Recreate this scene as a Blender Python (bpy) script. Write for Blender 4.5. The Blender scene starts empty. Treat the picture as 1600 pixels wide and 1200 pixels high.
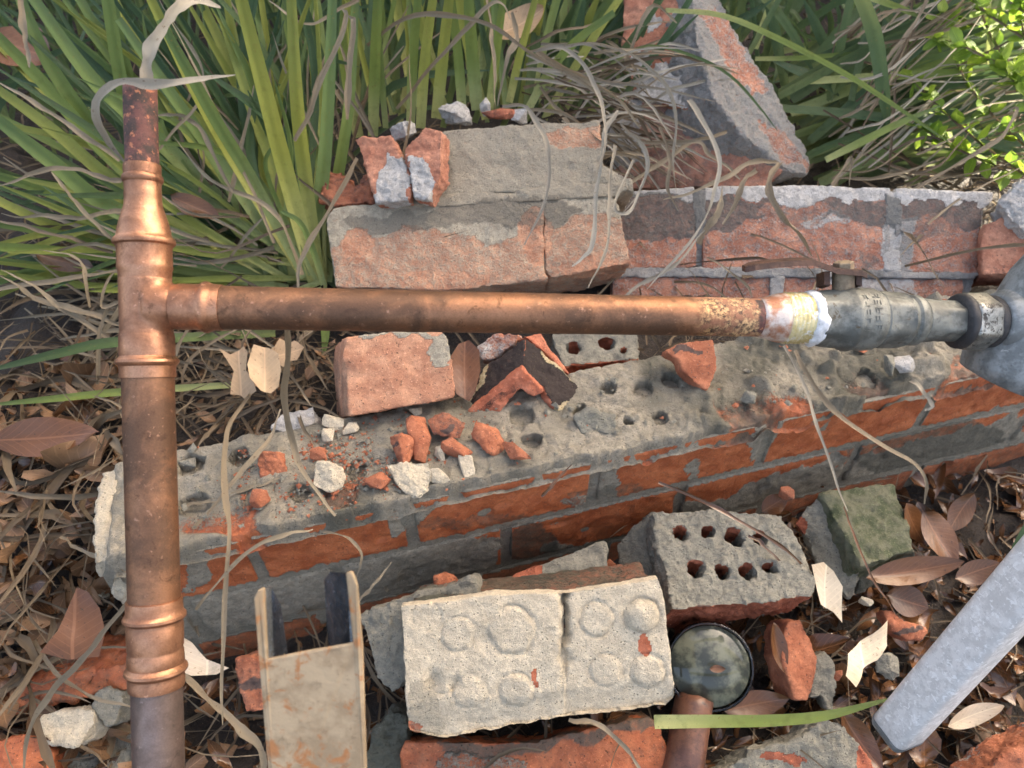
import bpy, bmesh, math, random
import numpy as np
from mathutils import Vector, Matrix

random.seed(7)
RNG = np.random.default_rng(11)
scene = bpy.context.scene
COL = scene.collection

# ------------------------------------------------------------------ camera, sky, sun, exposure
PITCH = math.radians(48.0)          # the phone looks down at the bed
CAM = Vector((0.0, 0.0, 0.614))     # height above the top of the low wall (z = 0)
FPX = 1200.0                        # focal length in photograph pixels (1600 wide)
cam_d = bpy.data.cameras.new('camera')
cam = bpy.data.objects.new('camera', cam_d); COL.objects.link(cam)
cam.location = CAM
cam.rotation_euler = (math.pi / 2 - PITCH, 0, 0)
cam_d.sensor_width = 36.0
cam_d.lens = 36.0 * FPX / 1600.0
cam_d.clip_start = 0.02
cam_d.clip_end = 500
cam_d.dof.use_dof = True
cam_d.dof.focus_distance = 0.62
cam_d.dof.aperture_fstop = 12.0
scene.camera = cam

SUN_EL, SUN_AZ = math.radians(40), math.radians(38)   # azimuth from +y towards +x
world = bpy.data.worlds.new('World'); scene.world = world
world.use_nodes = True
wn = world.node_tree
wn.nodes.clear()
w_out = wn.nodes.new('ShaderNodeOutputWorld'); w_bg = wn.nodes.new('ShaderNodeBackground')
w_sky = wn.nodes.new('ShaderNodeTexSky')
w_sky.sky_type = 'NISHITA'; w_sky.sun_disc = False
w_sky.sun_elevation = SUN_EL; w_sky.sun_rotation = SUN_AZ
w_sky.air_density = 0.7; w_sky.dust_density = 7.0; w_sky.ozone_density = 0.3
w_bg.inputs['Strength'].default_value = 0.15
wn.links.new(w_sky.outputs[0], w_bg.inputs['Color']); wn.links.new(w_bg.outputs[0], w_out.inputs[0])

sun_d = bpy.data.lights.new('sun', 'SUN'); sun_d.energy = 5.0
sun_d.angle = math.radians(0.53); sun_d.color = (1.0, 0.93, 0.80)
sun = bpy.data.objects.new('sun', sun_d); COL.objects.link(sun)
sdir = Vector((math.sin(SUN_AZ) * math.cos(SUN_EL), math.cos(SUN_AZ) * math.cos(SUN_EL), math.sin(SUN_EL)))
sun.rotation_euler = sdir.to_track_quat('Z', 'Y').to_euler()

vs = scene.view_settings
vs.view_transform = 'Standard'; vs.look = 'None'; vs.gamma = 1.0; vs.use_curve_mapping = False
vs.exposure = 2.6
vs.use_white_balance = True; vs.white_balance_temperature = 7350; vs.white_balance_tint = 10
scene.cycles.max_bounces = 5; scene.cycles.diffuse_bounces = 3; scene.cycles.glossy_bounces = 3; scene.cycles.transmission_bounces = 4
scene.cycles.transparent_max_bounces = 8

# ------------------------------------------------------------------ picture <-> place
FWD = Vector((0, math.cos(PITCH), -math.sin(PITCH)))
RT = Vector((1, 0, 0))
UP = Vector((0, math.sin(PITCH), math.cos(PITCH)))

def ray(x, y):
    return FWD + RT * ((x - 800) / FPX) + UP * ((600 - y) / FPX)
def D(x, y, d):                      # the point d metres in front of the lens plane
    return CAM + ray(x, y) * d
def Z(x, y, z):                      # the point at height z
    r = ray(x, y); return CAM + r * ((z - CAM.z) / r.z)
def PL(x, y, p0, n):                 # the point on a plane
    r = ray(x, y); return CAM + r * ((p0 - CAM).dot(n) / r.dot(n))
def nrm(a, b):                       # a normal: towards the viewer, tilted right by a and up by b
    return (-FWD + RT * a + UP * b).normalized()
def to_px(P):
    q = P - np.array(CAM)
    d = q @ np.array(FWD)
    return np.stack([800 + FPX * (q @ np.array(RT)) / d, 600 - FPX * (q @ np.array(UP)) / d], 1)

# ------------------------------------------------------------------ noise
def _h(ix, iy, iz, s):
    with np.errstate(over='ignore'):
        h = (ix.astype(np.uint32) * np.uint32(374761393) + iy.astype(np.uint32) * np.uint32(668265263)
             + iz.astype(np.uint32) * np.uint32(2246822519) + np.uint32(s * 3266489 + 17))
        h = (h ^ (h >> np.uint32(13))) * np.uint32(1274126177)
        h = h ^ (h >> np.uint32(16))
    return h.astype(np.float64) / 4294967295.0 * 2 - 1
def vn(P, f, seed=0):
    q = np.asarray(P) * f + 1000.0
    i = np.floor(q).astype(np.int64); t = q - i; t = t * t * (3 - 2 * t)
    r = 0
    for dx in (0, 1):
        wx = t[:, 0] if dx else 1 - t[:, 0]
        for dy in (0, 1):
            wy = t[:, 1] if dy else 1 - t[:, 1]
            for dz in (0, 1):
                wz = t[:, 2] if dz else 1 - t[:, 2]
                r = r + wx * wy * wz * _h(i[:, 0] + dx, i[:, 1] + dy, i[:, 2] + dz, seed)
    return r
def fbm(P, f, o=3, seed=0):
    r = 0; a = 1
    for k in range(o):
        r = r + a * vn(P, f * 2.03 ** k, seed + k); a *= 0.5
    return r

# ------------------------------------------------------------------ objects
ORG = {}
def thing(name, loc, label, cat, group=None, kind=None):
    o = bpy.data.objects.new(name, None); COL.objects.link(o)
    o.empty_display_size = 0.02
    o.location = loc; ORG[o.name] = Vector(loc)
    tag(o, label, cat, group, kind); return o
def tag(o, label=None, cat=None, group=None, kind=None):
    if label: o['label'] = label
    if cat: o['category'] = cat
    if group: o['group'] = group
    if kind: o['kind'] = kind
    return o
def put(name, V, F, mat, parent=None, attrs=None, smooth=True, base=None, sharp=0):
    """one mesh object from world-space vertices; a top-level one gets its origin at its base"""
    V = np.asarray(V, dtype=np.float64).reshape(-1, 3)
    if parent is not None: o0 = ORG[parent.name]
    elif base is not None: o0 = Vector(base)
    else: o0 = Vector((V[:, 0].mean(), V[:, 1].mean(), V[:, 2].min()))
    me = bpy.data.meshes.new(name)
    W = V - np.array(o0)
    if isinstance(F, np.ndarray):
        n, k = F.shape
        me.vertices.add(len(W)); me.vertices.foreach_set('co', W.astype(np.float32).ravel())
        me.loops.add(n * k); me.loops.foreach_set('vertex_index', F.astype(np.int32).ravel())
        me.polygons.add(n); me.polygons.foreach_set('loop_start', (np.arange(n) * k).astype(np.int32))
        me.update(calc_edges=True); me.validate()
    else:
        me.from_pydata([tuple(v) for v in W], [], F)
    for k, a in (attrs or {}).items():
        at = me.attributes.new(k, 'FLOAT', 'POINT'); at.data.foreach_set('value', np.asarray(a, dtype=np.float32))
    if smooth: me.polygons.foreach_set('use_smooth', np.ones(len(me.polygons), dtype=bool))
    if sharp: me.set_sharp_from_angle(angle=math.radians(sharp))
    me.materials.append(mat)
    o = bpy.data.objects.new(name, me); COL.objects.link(o)
    if parent is not None: o.parent = parent; ORG[o.name] = o0.copy()
    else: o.location = o0; ORG[o.name] = o0.copy()
    return o

# ------------------------------------------------------------------ materials
def mk(name):
    m = bpy.data.materials.new(name); m.use_nodes = True
    nt = m.node_tree; nt.nodes.clear()
    out = nt.nodes.new('ShaderNodeOutputMaterial')
    return m, nt, out
def N(nt, t, **kw):
    n = nt.nodes.new(t)
    for k, v in kw.items():
        if k == 'ins':
            for a, b in v.items():
                if isinstance(b, bpy.types.NodeSocket): nt.links.new(b, n.inputs[a])
                else: n.inputs[a].default_value = b
        else: setattr(n, k, v)
    return n
def attr(nt, name): return N(nt, 'ShaderNodeAttribute', attribute_name=name).outputs['Fac']
def coords(nt): return N(nt, 'ShaderNodeTexCoord').outputs['Object']
def noise(nt, co, scale, detail=4, rough=0.6, dist=0.0):
    return N(nt, 'ShaderNodeTexNoise', ins={'Vector': co, 'Scale': scale, 'Detail': detail, 'Roughness': rough, 'Distortion': dist}).outputs['Fac']
def math_(nt, op, a, b=0.0, c=0.0, clamp=False):
    n = N(nt, 'ShaderNodeMath', operation=op, use_clamp=clamp)
    for i, v in enumerate((a, b, c)):
        if isinstance(v, bpy.types.NodeSocket): nt.links.new(v, n.inputs[i])
        else: n.inputs[i].default_value = v
    return n.outputs[0]
def step(nt, v, lo, hi):
    n = N(nt, 'ShaderNodeMapRange', interpolation_type='SMOOTHSTEP', ins={'Value': v, 'From Min': lo, 'From Max': hi})
    return n.outputs[0]
def mix(nt, f, a, b, blend='MIX'):
    n = N(nt, 'ShaderNodeMix', data_type='RGBA', blend_type=blend)
    for i, v in ((0, f), (6, a), (7, b)):
        if isinstance(v, bpy.types.NodeSocket): nt.links.new(v, n.inputs[i])
        elif isinstance(v, (int, float)): n.inputs[i].default_value = v
        else: n.inputs[i].default_value = (*v, 1.0)
    return n.outputs[2]
def bump(nt, h, dist, strength=1.0):
    return N(nt, 'ShaderNodeBump', ins={'Height': h, 'Distance': dist, 'Strength': strength}).outputs[0]
def finish(nt, out, col, rough, nor=None, **kw):
    b = N(nt, 'ShaderNodeBsdfPrincipled')
    for s, v in (('Base Color', col), ('Roughness', rough)):
        if isinstance(v, bpy.types.NodeSocket): nt.links.new(v, b.inputs[s])
        elif isinstance(v, (int, float)): b.inputs[s].default_value = v
        else: b.inputs[s].default_value = (*v, 1.0)
    if nor is not None: nt.links.new(nor, b.inputs['Normal'])
    for k, v in kw.items():
        s = k.replace('_', ' ')
        if isinstance(v, bpy.types.NodeSocket): nt.links.new(v, b.inputs[s])
        else: b.inputs[s].default_value = v
    nt.links.new(b.outputs[0], out.inputs['Surface'])
    return b
def lin(r, g, b):                     # sRGB 0-255 -> linear
    f = lambda c: (c / 255 / 12.92) if c <= 10 else ((c / 255 + 0.055) / 1.055) ** 2.4
    return (f(r), f(g), f(b))

def masonry(name, bA, bB, mA, mB, dk, rough=0.85, wet=0.0, cover=0.88, soft=0.08):
    """fired clay where mort = 0, mortar where mort = 1, darker tone where dark = 1 (mould, soot, shade painted in holes)"""
    m, nt, out = mk(name)
    co = coords(nt)
    n1 = noise(nt, co, 45, 5, 0.6); n2 = noise(nt, co, 420, 4, 0.65); n3 = noise(nt, co, 1500, 3, 0.7)
    n4 = noise(nt, co, 140, 4, 0.6, 0.4)
    brick = mix(nt, step(nt, n1, 0.35, 0.68), bA, bB)
    brick = mix(nt, step(nt, n2, 0.60, 0.72), brick, tuple(min(1, c * 1.5 + 0.03) for c in bB))
    brick = mix(nt, step(nt, n2, 0.36, 0.28), brick, tuple(c * 0.45 for c in bA))
    mort = mix(nt, step(nt, n4, 0.35, 0.65), mA, mB)
    mort = mix(nt, step(nt, n3, 0.58, 0.70), mort, tuple(min(1, c * 1.35) for c in mB))
    mort = mix(nt, step(nt, n3, 0.40, 0.30), mort, tuple(c * 0.45 for c in mA))
    fm = math_(nt, 'ADD', attr(nt, 'mort'), math_(nt, 'MULTIPLY', math_(nt, 'SUBTRACT', n2, 0.5), 0.9))
    fm = math_(nt, 'ADD', fm, math_(nt, 'MULTIPLY', math_(nt, 'SUBTRACT', n4, 0.5), 0.6))
    fm = step(nt, fm, 0.5 - soft, 0.5 + soft)
    col = mix(nt, fm, brick, mort)
    fd = math_(nt, 'ADD', attr(nt, 'dark'), math_(nt, 'MULTIPLY', math_(nt, 'SUBTRACT', n3, 0.5), 1.1))
    fd = math_(nt, 'ADD', fd, math_(nt, 'MULTIPLY', math_(nt, 'SUBTRACT', n4, 0.5), 0.9))
    fd = math_(nt, 'MULTIPLY', step(nt, fd, 0.55 - 0.2 - soft, 0.55 + 0.2 + soft), cover)
    col = mix(nt, fd, col, dk)
    n5 = noise(nt, co, 700, 8, 0.85)
    gr = math_(nt, 'ADD', 0.30, math_(nt, 'MULTIPLY', n5, 1.40))
    gr = math_(nt, 'MULTIPLY', gr, math_(nt, 'ADD', 0.80, math_(nt, 'MULTIPLY', n1, 0.40)))
    col = mix(nt, 1.0, col, N(nt, 'ShaderNodeCombineColor', ins={0: gr, 1: gr, 2: gr}).outputs[0], 'MULTIPLY')
    vo = N(nt, 'ShaderNodeTexVoronoi', ins={'Vector': co, 'Scale': 300.0, 'Randomness': 1.0}).outputs['Distance']
    pit = math_(nt, 'MULTIPLY', step(nt, vo, 0.26, 0.12), step(nt, n4, 0.46, 0.56))
    col = mix(nt, math_(nt, 'MULTIPLY', pit, 0.75), col, tuple(c * 0.25 for c in mA))
    h = math_(nt, 'ADD', math_(nt, 'MULTIPLY', n2, math_(nt, 'ADD', math_(nt, 'MULTIPLY', fm, 0.8), 0.35)),
              math_(nt, 'MULTIPLY', n3, math_(nt, 'ADD', math_(nt, 'MULTIPLY', fm, 0.5), 0.15)))
    h = math_(nt, 'ADD', h, math_(nt, 'MULTIPLY', n4, 0.6))
    h = math_(nt, 'SUBTRACT', h, math_(nt, 'MULTIPLY', pit, 0.9))
    h = math_(nt, 'ADD', h, math_(nt, 'MULTIPLY', n5, 0.5))
    r = math_(nt, 'ADD', rough - wet * 0.45, math_(nt, 'MULTIPLY', fm, wet * 0.42), clamp=True)
    r = math_(nt, 'ADD', r, math_(nt, 'MULTIPLY', math_(nt, 'SUBTRACT', n4, 0.5), 0.5 * wet), clamp=True)
    finish(nt, out, col, r, bump(nt, h, 0.0022, 1.0))
    return m

M_OLD = masonry('weathered_masonry', lin(178, 122, 92), lin(202, 150, 116), lin(158, 149, 130), lin(186, 175, 152), lin(100, 94, 82), soft=0.32)
M_LIME = masonry('limewashed_masonry', lin(162, 104, 80), lin(188, 132, 104), lin(172, 168, 160), lin(206, 202, 194), lin(86, 88, 84), soft=0.22)
M_WALL = masonry('damp_wall_masonry', lin(166, 86, 48), lin(190, 110, 68), lin(134, 127, 110), lin(164, 155, 136), lin(80, 79, 66), 0.75, 0.6, soft=0.17)
M_PALE = masonry('pale_mortar_masonry', lin(160, 84, 54), lin(182, 108, 78), lin(198, 184, 158), lin(220, 206, 178), lin(130, 124, 106))
M_GREY = masonry('grey_mortar_masonry', lin(140, 72, 46), lin(168, 96, 68), lin(122, 120, 108), lin(150, 146, 130), lin(70, 72, 58), 0.8, 0.25)
M_CHIP = masonry('fresh_terracotta', lin(150, 86, 58), lin(178, 112, 80), lin(156, 156, 150), lin(188, 186, 180), lin(66, 62, 58))
M_BLACK = masonry('sooty_terracotta', lin(168, 92, 64), lin(192, 122, 92), lin(170, 150, 110), lin(200, 184, 148), lin(27, 27, 25), cover=0.97)

def copper(name, bright, brown, f_lo, f_hi, rough):
    m, nt, out = mk(name)
    co = coords(nt)
    n1 = noise(nt, co, 28, 5, 0.62, 0.5); n2 = noise(nt, co, 260, 4, 0.6); n3 = noise(nt, co, 90, 4, 0.7)
    f = step(nt, n1, f_lo, f_hi)
    col = mix(nt, f, bright, brown)
    col = mix(nt, math_(nt, 'MULTIPLY', step(nt, n3, 0.58, 0.72), 0.5), col, tuple(c * 0.5 for c in brown))
    col = mix(nt, math_(nt, 'MULTIPLY', step(nt, n2, 0.62, 0.72), 0.6), col, tuple(min(1, c * 1.25 + 0.05) for c in bright))
    # heat marks: 1 = gold and black scale, 2 = purple-red scale, 3 = whitish flux
    a = attr(nt, 'scorch')
    g = mix(nt, step(nt, noise(nt, co, 330, 6, 0.8), 0.40, 0.60), lin(214, 172, 122), lin(70, 54, 46))
    g = mix(nt, step(nt, n3, 0.44, 0.62), g, lin(150, 104, 78))
    p = mix(nt, step(nt, n3, 0.42, 0.6), lin(104, 66, 58), lin(66, 54, 48))
    p = mix(nt, step(nt, n2, 0.58, 0.66), p, lin(170, 110, 80))
    edge = math_(nt, 'MULTIPLY', math_(nt, 'SUBTRACT', n3, 0.5), 1.3)
    ha = math_(nt, 'ADD', a, edge)
    col = mix(nt, step(nt, ha, 0.4, 0.7), col, g)
    col = mix(nt, step(nt, ha, 1.4, 1.7), col, p)
    met = math_(nt, 'SUBTRACT', 1.0, math_(nt, 'MULTIPLY', step(nt, ha, 0.4, 0.9), 0.55))
    met = math_(nt, 'SUBTRACT', met, math_(nt, 'MULTIPLY', f, 0.42), clamp=True)
    r = math_(nt, 'ADD', rough, math_(nt, 'MULTIPLY', math_(nt, 'SUBTRACT', n3, 0.4), 0.35))
    r = math_(nt, 'ADD', r, math_(nt, 'MULTIPLY', step(nt, ha, 0.4, 0.9), 0.2), clamp=True)
    n6 = noise(nt, co, 900, 5, 0.75)
    g6 = math_(nt, 'ADD', 0.55, math_(nt, 'MULTIPLY', n6, 0.9))
    col = mix(nt, 1.0, col, N(nt, 'ShaderNodeCombineColor', ins={0: g6, 1: g6, 2: g6}).outputs[0], 'MULTIPLY')
    dull = math_(nt, 'MULTIPLY', step(nt, noise(nt, co, 60, 6, 0.75, 1.0), 0.56, 0.66), 0.55)
    col = mix(nt, dull, col, tuple(c * 0.42 for c in brown))
    h = math_(nt, 'ADD', math_(nt, 'MULTIPLY', n3, 1.0), math_(nt, 'MULTIPLY', n2, 0.3))
    finish(nt, out, col, r, bump(nt, h, 0.0009, 0.5), Metallic=met)
    return m
M_COP = copper('tarnished_copper', lin(158, 116, 88), lin(98, 72, 54), 0.32, 0.60, 0.52)
M_COPD = copper('dull_grey_copper', lin(140, 120, 110), lin(98, 84, 76), 0.36, 0.62, 0.45)
M_FIT = copper('bright_copper_fitting', lin(190, 140, 108), lin(130, 90, 66), 0.38, 0.62, 0.40)

def metal(name, A, B, spot, rough, met=1.0, scale=60, lo=0.42, hi=0.6, slo=0.60, shi=0.68, bs=0.5):
    m, nt, out = mk(name)
    co = coords(nt)
    n1 = noise(nt, co, scale, 5, 0.65); n2 = noise(nt, co, scale * 5, 4, 0.65); n3 = noise(nt, co, scale * 1.7, 5, 0.7, 0.6)
    col = mix(nt, step(nt, n1, lo, hi), A, B)
    fs = step(nt, n3, slo, shi)
    col = mix(nt, fs, col, spot)
    col = mix(nt, math_(nt, 'MULTIPLY', step(nt, n2, 0.58, 0.7), 0.45), col, tuple(c * 0.5 for c in A))
    r = math_(nt, 'ADD', rough, math_(nt, 'MULTIPLY', math_(nt, 'SUBTRACT', n2, 0.5), 0.5), clamp=True)
    mm = math_(nt, 'SUBTRACT', met, math_(nt, 'MULTIPLY', fs, met * 0.6), clamp=True)
    finish(nt, out, col, r, bump(nt, math_(nt, 'ADD', n2, n1), 0.0008, bs), Metallic=mm)
    return m
M_VALVE = metal('weathered_brass_valve', lin(88, 90, 84), lin(122, 124, 116), lin(80, 70, 52), 0.52, 0.3)
M_BRASS = metal('threaded_brass', lin(204, 186, 128), lin(226, 212, 162), lin(232, 228, 216), 0.5, 0.4, 130, slo=0.5, shi=0.6)
M_FLUX = metal('flux_stained_adapter', lin(214, 200, 186), lin(176, 122, 92), lin(104, 52, 46), 0.5, 0.5, 70)
M_TAPE = metal('white_thread_tape', lin(222, 224, 224), lin(200, 202, 200), lin(170, 166, 150), 0.7, 0.0, 200)
M_RUST = metal('rusted_steel', lin(64, 44, 34), lin(86, 60, 46), lin(48, 34, 28), 0.6, 0.2, 110)
M_RUSTG = metal('grey_rusted_bolt', lin(120, 104, 84), lin(140, 124, 100), lin(96, 72, 52), 0.65, 0.3, 140)
M_CAST = metal('grey_cast_fitting', lin(112, 116, 114), lin(144, 148, 146), lin(176, 178, 172), 0.5, 0.3, 80, slo=0.64, shi=0.72)
M_NUT = metal('scuffed_metal_nut', lin(140, 140, 132), lin(176, 174, 164), lin(60, 56, 50), 0.36, 0.8, 120, slo=0.52, shi=0.6)
M_RUBBER = metal('black_rubber_ring', lin(44, 44, 44), lin(60, 58, 56), lin(70, 68, 64), 0.6, 0.0, 100)
M_GALV = metal('galvanised_steel', lin(206, 203, 196), lin(226, 223, 216), lin(240, 238, 232), 0.55, 0.12, 110, slo=0.54, shi=0.62, bs=0.12)
M_TUBE = metal('dirty_steel_tube', lin(146, 126, 98), lin(170, 150, 120), lin(158, 108, 66), 0.6, 0.15, 38, slo=0.54, shi=0.64)
M_TUBEIN = metal('dark_blue_steel_inside', lin(110, 120, 130), lin(160, 170, 180), lin(70, 72, 74), 0.22, 0.95, 40)
M_ENAMEL = metal('pale_cap', lin(196, 206, 206), lin(210, 216, 216), lin(170, 178, 178), 0.4, 0.1, 80)

def leafmat(name, base, mid, tip, var, rough=0.45, trans=0.35, stripe=0.0, blot=None, rib=1.0, vein=0.0):
    """v runs along the leaf, u across it, rnd differs from leaf to leaf"""
    m, nt, out = mk(name)
    co = coords(nt)
    v = attr(nt, 'v'); u = attr(nt, 'u'); rn = attr(nt, 'rnd')
    col = mix(nt, step(nt, v, 0.02, 0.45), base, mid)
    col = mix(nt, step(nt, v, 0.6, 1.0), col, tip)
    col = mix(nt, math_(nt, 'MULTIPLY', rn, 0.75), col, var)
    n1 = noise(nt, co, 90, 4, 0.6); n2 = noise(nt, co, 380, 3, 0.6)
    col = mix(nt, math_(nt, 'MULTIPLY', step(nt, n1, 0.5, 0.75), 0.5), col, tuple(c * 0.55 for c in mid))
    if blot: col = mix(nt, step(nt, n2, 0.64, 0.70), col, blot)
    ns = N(nt, 'ShaderNodeTexWave', wave_type='BANDS', bands_direction='X',
           ins={'Vector': N(nt, 'ShaderNodeCombineXYZ', ins={'X': u, 'Y': rn, 'Z': 0.0}).outputs[0], 'Scale': 8.0, 'Distortion': 2.5, 'Detail': 2.0}).outputs['Fac']
    col = mix(nt, math_(nt, 'MULTIPLY', ns, stripe), col, tuple(c * 0.5 for c in mid))
    if vein:                                             # midrib and side veins
        uu = math_(nt, 'ABSOLUTE', math_(nt, 'SUBTRACT', u, 0.5))
        sv = math_(nt, 'FRACT', math_(nt, 'SUBTRACT', math_(nt, 'MULTIPLY', v, 9.0), math_(nt, 'MULTIPLY', uu, 5.0)))
        vf = math_(nt, 'MULTIPLY', step(nt, math_(nt, 'ABSOLUTE', math_(nt, 'SUBTRACT', sv, 0.5)), 0.10, 0.03), 0.45)
        vf = math_(nt, 'MAXIMUM', vf, step(nt, uu, 0.035, 0.015))
        col = mix(nt, math_(nt, 'MULTIPLY', vf, vein), col, tuple(min(1, c * 1.5 + 0.02) for c in mid))
    b = N(nt, 'ShaderNodeBsdfPrincipled', ins={'Base Color': col, 'Roughness': rough,
          'Normal': bump(nt, math_(nt, 'ADD', math_(nt, 'MULTIPLY', ns, rib), math_(nt, 'MULTIPLY', n1, 2.0)), 0.0006, 0.6)})
    t = N(nt, 'ShaderNodeBsdfTranslucent', ins={'Color': col})
    mx = N(nt, 'ShaderNodeMixShader', ins={0: trans, 1: b.outputs[0], 2: t.outputs[0]})
    nt.links.new(mx.outputs[0], out.inputs['Surface'])
    return m
M_BLADE = leafmat('strap_leaf_green', lin(222, 224, 152), lin(150, 168, 84), lin(104, 130, 76), lin(92, 128, 92), 0.4, 0.35, 0.4, lin(150, 140, 80))
M_BLADED = leafmat('strap_leaf_dark_green', lin(160, 172, 104), lin(98, 122, 72), lin(88, 114, 80), lin(68, 102, 80), 0.4, 0.35, 0.35, lin(130, 124, 80))
M_BLADEY = leafmat('strap_leaf_yellowing', lin(226, 222, 150), lin(180, 184, 92), lin(132, 146, 76), lin(160, 170, 84), 0.4, 0.35, 0.4, lin(160, 140, 84))
M_STRAW = leafmat('dry_straw_blade', lin(158, 138, 108), lin(172, 156, 128), lin(190, 176, 148), lin(140, 126, 104), 0.65, 0.15, 0.6, lin(120, 96, 70))
M_STRAWG = leafmat('bleached_grey_blade', lin(172, 162, 142), lin(194, 186, 166), lin(208, 200, 182), lin(160, 148, 128), 0.6, 0.15, 0.6, lin(128, 110, 88))
M_THATCH = leafmat('dead_grass_thatch', lin(122, 102, 76), lin(140, 122, 96), lin(166, 148, 120), lin(72, 58, 44), 0.75, 0.1, 0.3)
M_BROWN = leafmat('dry_brown_leaf', lin(92, 60, 36), lin(112, 72, 42), lin(98, 62, 38), lin(80, 56, 36), 0.32, 0.12, 0.0, lin(60, 40, 28), 0.0, 0.6)
M_TAN = leafmat('dry_tan_leaf', lin(160, 128, 94), lin(174, 142, 106), lin(156, 122, 88), lin(186, 160, 124), 0.5, 0.15, 0.0, lin(110, 80, 56), 0.0, 0.6)
M_CREAM = leafmat('pale_cream_leaf', lin(204, 188, 156), lin(214, 200, 170), lin(196, 176, 142), lin(200, 176, 156), 0.5, 0.15, 0.0, lin(140, 110, 80), 0.0, 0.4)
M_LITTER = leafmat('wet_leaf_litter', lin(98, 66, 42), lin(120, 82, 52), lin(94, 66, 44), lin(46, 36, 28), 0.2, 0.06, 0.0, lin(34, 26, 20), 0.0, 0.5)
M_LITTERD = leafmat('dry_leaf_litter', lin(128, 96, 66), lin(146, 112, 80), lin(120, 92, 66), lin(84, 62, 44), 0.55, 0.1, 0.0, lin(70, 50, 36), 0.0, 0.5)
M_SHRUB = leafmat('small_shrub_leaf', lin(130, 156, 56), lin(140, 166, 60), lin(160, 180, 72), lin(96, 132, 54), 0.35, 0.45, 0.0, None, 0.0, 0.4)

def soil():
    m, nt, out = mk('dark_damp_soil')
    co = coords(nt)
    n1 = noise(nt, co, 30, 6, 0.65); n2 = noise(nt, co, 250, 5, 0.7); n3 = noise(nt, co, 900, 3, 0.7)
    col = mix(nt, step(nt, n2, 0.35, 0.7), lin(26, 21, 17), lin(56, 45, 34))
    col = mix(nt, step(nt, n3, 0.62, 0.7), col, lin(122, 106, 84))
    finish(nt, out, col, math_(nt, 'ADD', 0.35, math_(nt, 'MULTIPLY', n2, 0.6)),
           bump(nt, math_(nt, 'ADD', n2, math_(nt, 'MULTIPLY', n1, 2.0)), 0.004, 1.0))
    return m
M_SOIL = soil()
def wood():
    m, nt, out = mk('shade_screen_timber')
    co = coords(nt)
    st = N(nt, 'ShaderNodeMapping', ins={'Vector': co, 'Scale': (30, 30, 1.5)}).outputs[0]
    n1 = noise(nt, st, 4, 5, 0.6)
    finish(nt, out, mix(nt, n1, lin(92, 84, 74), lin(130, 120, 106)), 0.8, bump(nt, n1, 0.002))
    return m
M_WOOD = wood()
def glass():
    m, nt, out = mk('jar_glass')
    finish(nt, out, (0.9, 0.95, 0.95), 0.03, Transmission_Weight=1.0, IOR=1.46)
    return m
M_GLASS = glass()
# ------------------------------------------------------------------ shape helpers
def prism(front, ext):
    n = len(front)
    V = [tuple(p) for p in front] + [tuple(p + ext) for p in front]
    F = [list(range(n)), list(range(2 * n - 1, n - 1, -1))] + [[i, i + n, (i + 1) % n + n, (i + 1) % n] for i in range(n)]
    return V, F
def inpoly(P, poly):
    x, y = P[:, 0], P[:, 1]; r = np.zeros(len(P), bool); n = len(poly)
    for i in range(n):
        x1, y1 = poly[i]; x2, y2 = poly[(i + 1) % n]
        if y1 == y2: continue
        r ^= ((y1 > y) != (y2 > y)) & (x < (x2 - x1) * (y - y1) / (y2 - y1) + x1)
    return r

def voxel(V, F, size, cuts=None):
    """closed shape -> evenly meshed solid (numpy verts, quads/tris as lists) with normals"""
    bm = bmesh.new()
    vs_ = [bm.verts.new(v) for v in V]
    for f in F: bm.faces.new([vs_[i] for i in f])
    bmesh.ops.recalc_face_normals(bm, faces=bm.faces)
    me = bpy.data.meshes.new('tmp'); bm.to_mesh(me); bm.free()
    o = bpy.data.objects.new('tmp', me); COL.objects.link(o)
    c = None
    if cuts:
        bc = bmesh.new()
        for (p, ax, r, dep) in cuts:
            ax = ax.normalized()
            rot = ax.to_track_quat('Z', 'Y').to_matrix().to_4x4()
            bmesh.ops.create_cone(bc, cap_ends=True, segments=14, radius1=r * 0.92, radius2=r, depth=dep * 2,
                                  matrix=Matrix.Translation(p) @ rot)
        for v in bc.verts:
            v.co += Vector((random.gauss(0, 1), random.gauss(0, 1), random.gauss(0, 1))) * 0.0011
        mc = bpy.data.meshes.new('tmpc'); bc.to_mesh(mc); bc.free()
        c = bpy.data.objects.new('tmpc', mc); COL.objects.link(c)
        b = o.modifiers.new('b', 'BOOLEAN'); b.operation = 'DIFFERENCE'; b.object = c; b.solver = 'EXACT'; b.use_self = True
    r = o.modifiers.new('r', 'REMESH'); r.mode = 'VOXEL'; r.voxel_size = size
    dg = bpy.context.evaluated_depsgraph_get()
    ev = o.evaluated_get(dg); m2 = ev.to_mesh()
    n = len(m2.vertices); co = np.empty(n * 3); m2.vertices.foreach_get('co', co)
    no = np.empty(n * 3); m2.vertices.foreach_get('normal', no)
    k = len(m2.polygons)
    ok = len(m2.loops) == 4 * k
    if ok:
        fi = np.empty(4 * k, dtype=np.int32); m2.loops.foreach_get('vertex_index', fi); fi = fi.reshape(-1, 4)
    else:
        fi = [list(p.vertices) for p in m2.polygons]
    ev.to_mesh_clear()
    bpy.data.objects.remove(o); bpy.data.meshes.remove(me)
    if c: bpy.data.objects.remove(c); bpy.data.meshes.remove(mc)
    return co.reshape(-1, 3), no.reshape(-1, 3), fi

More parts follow.
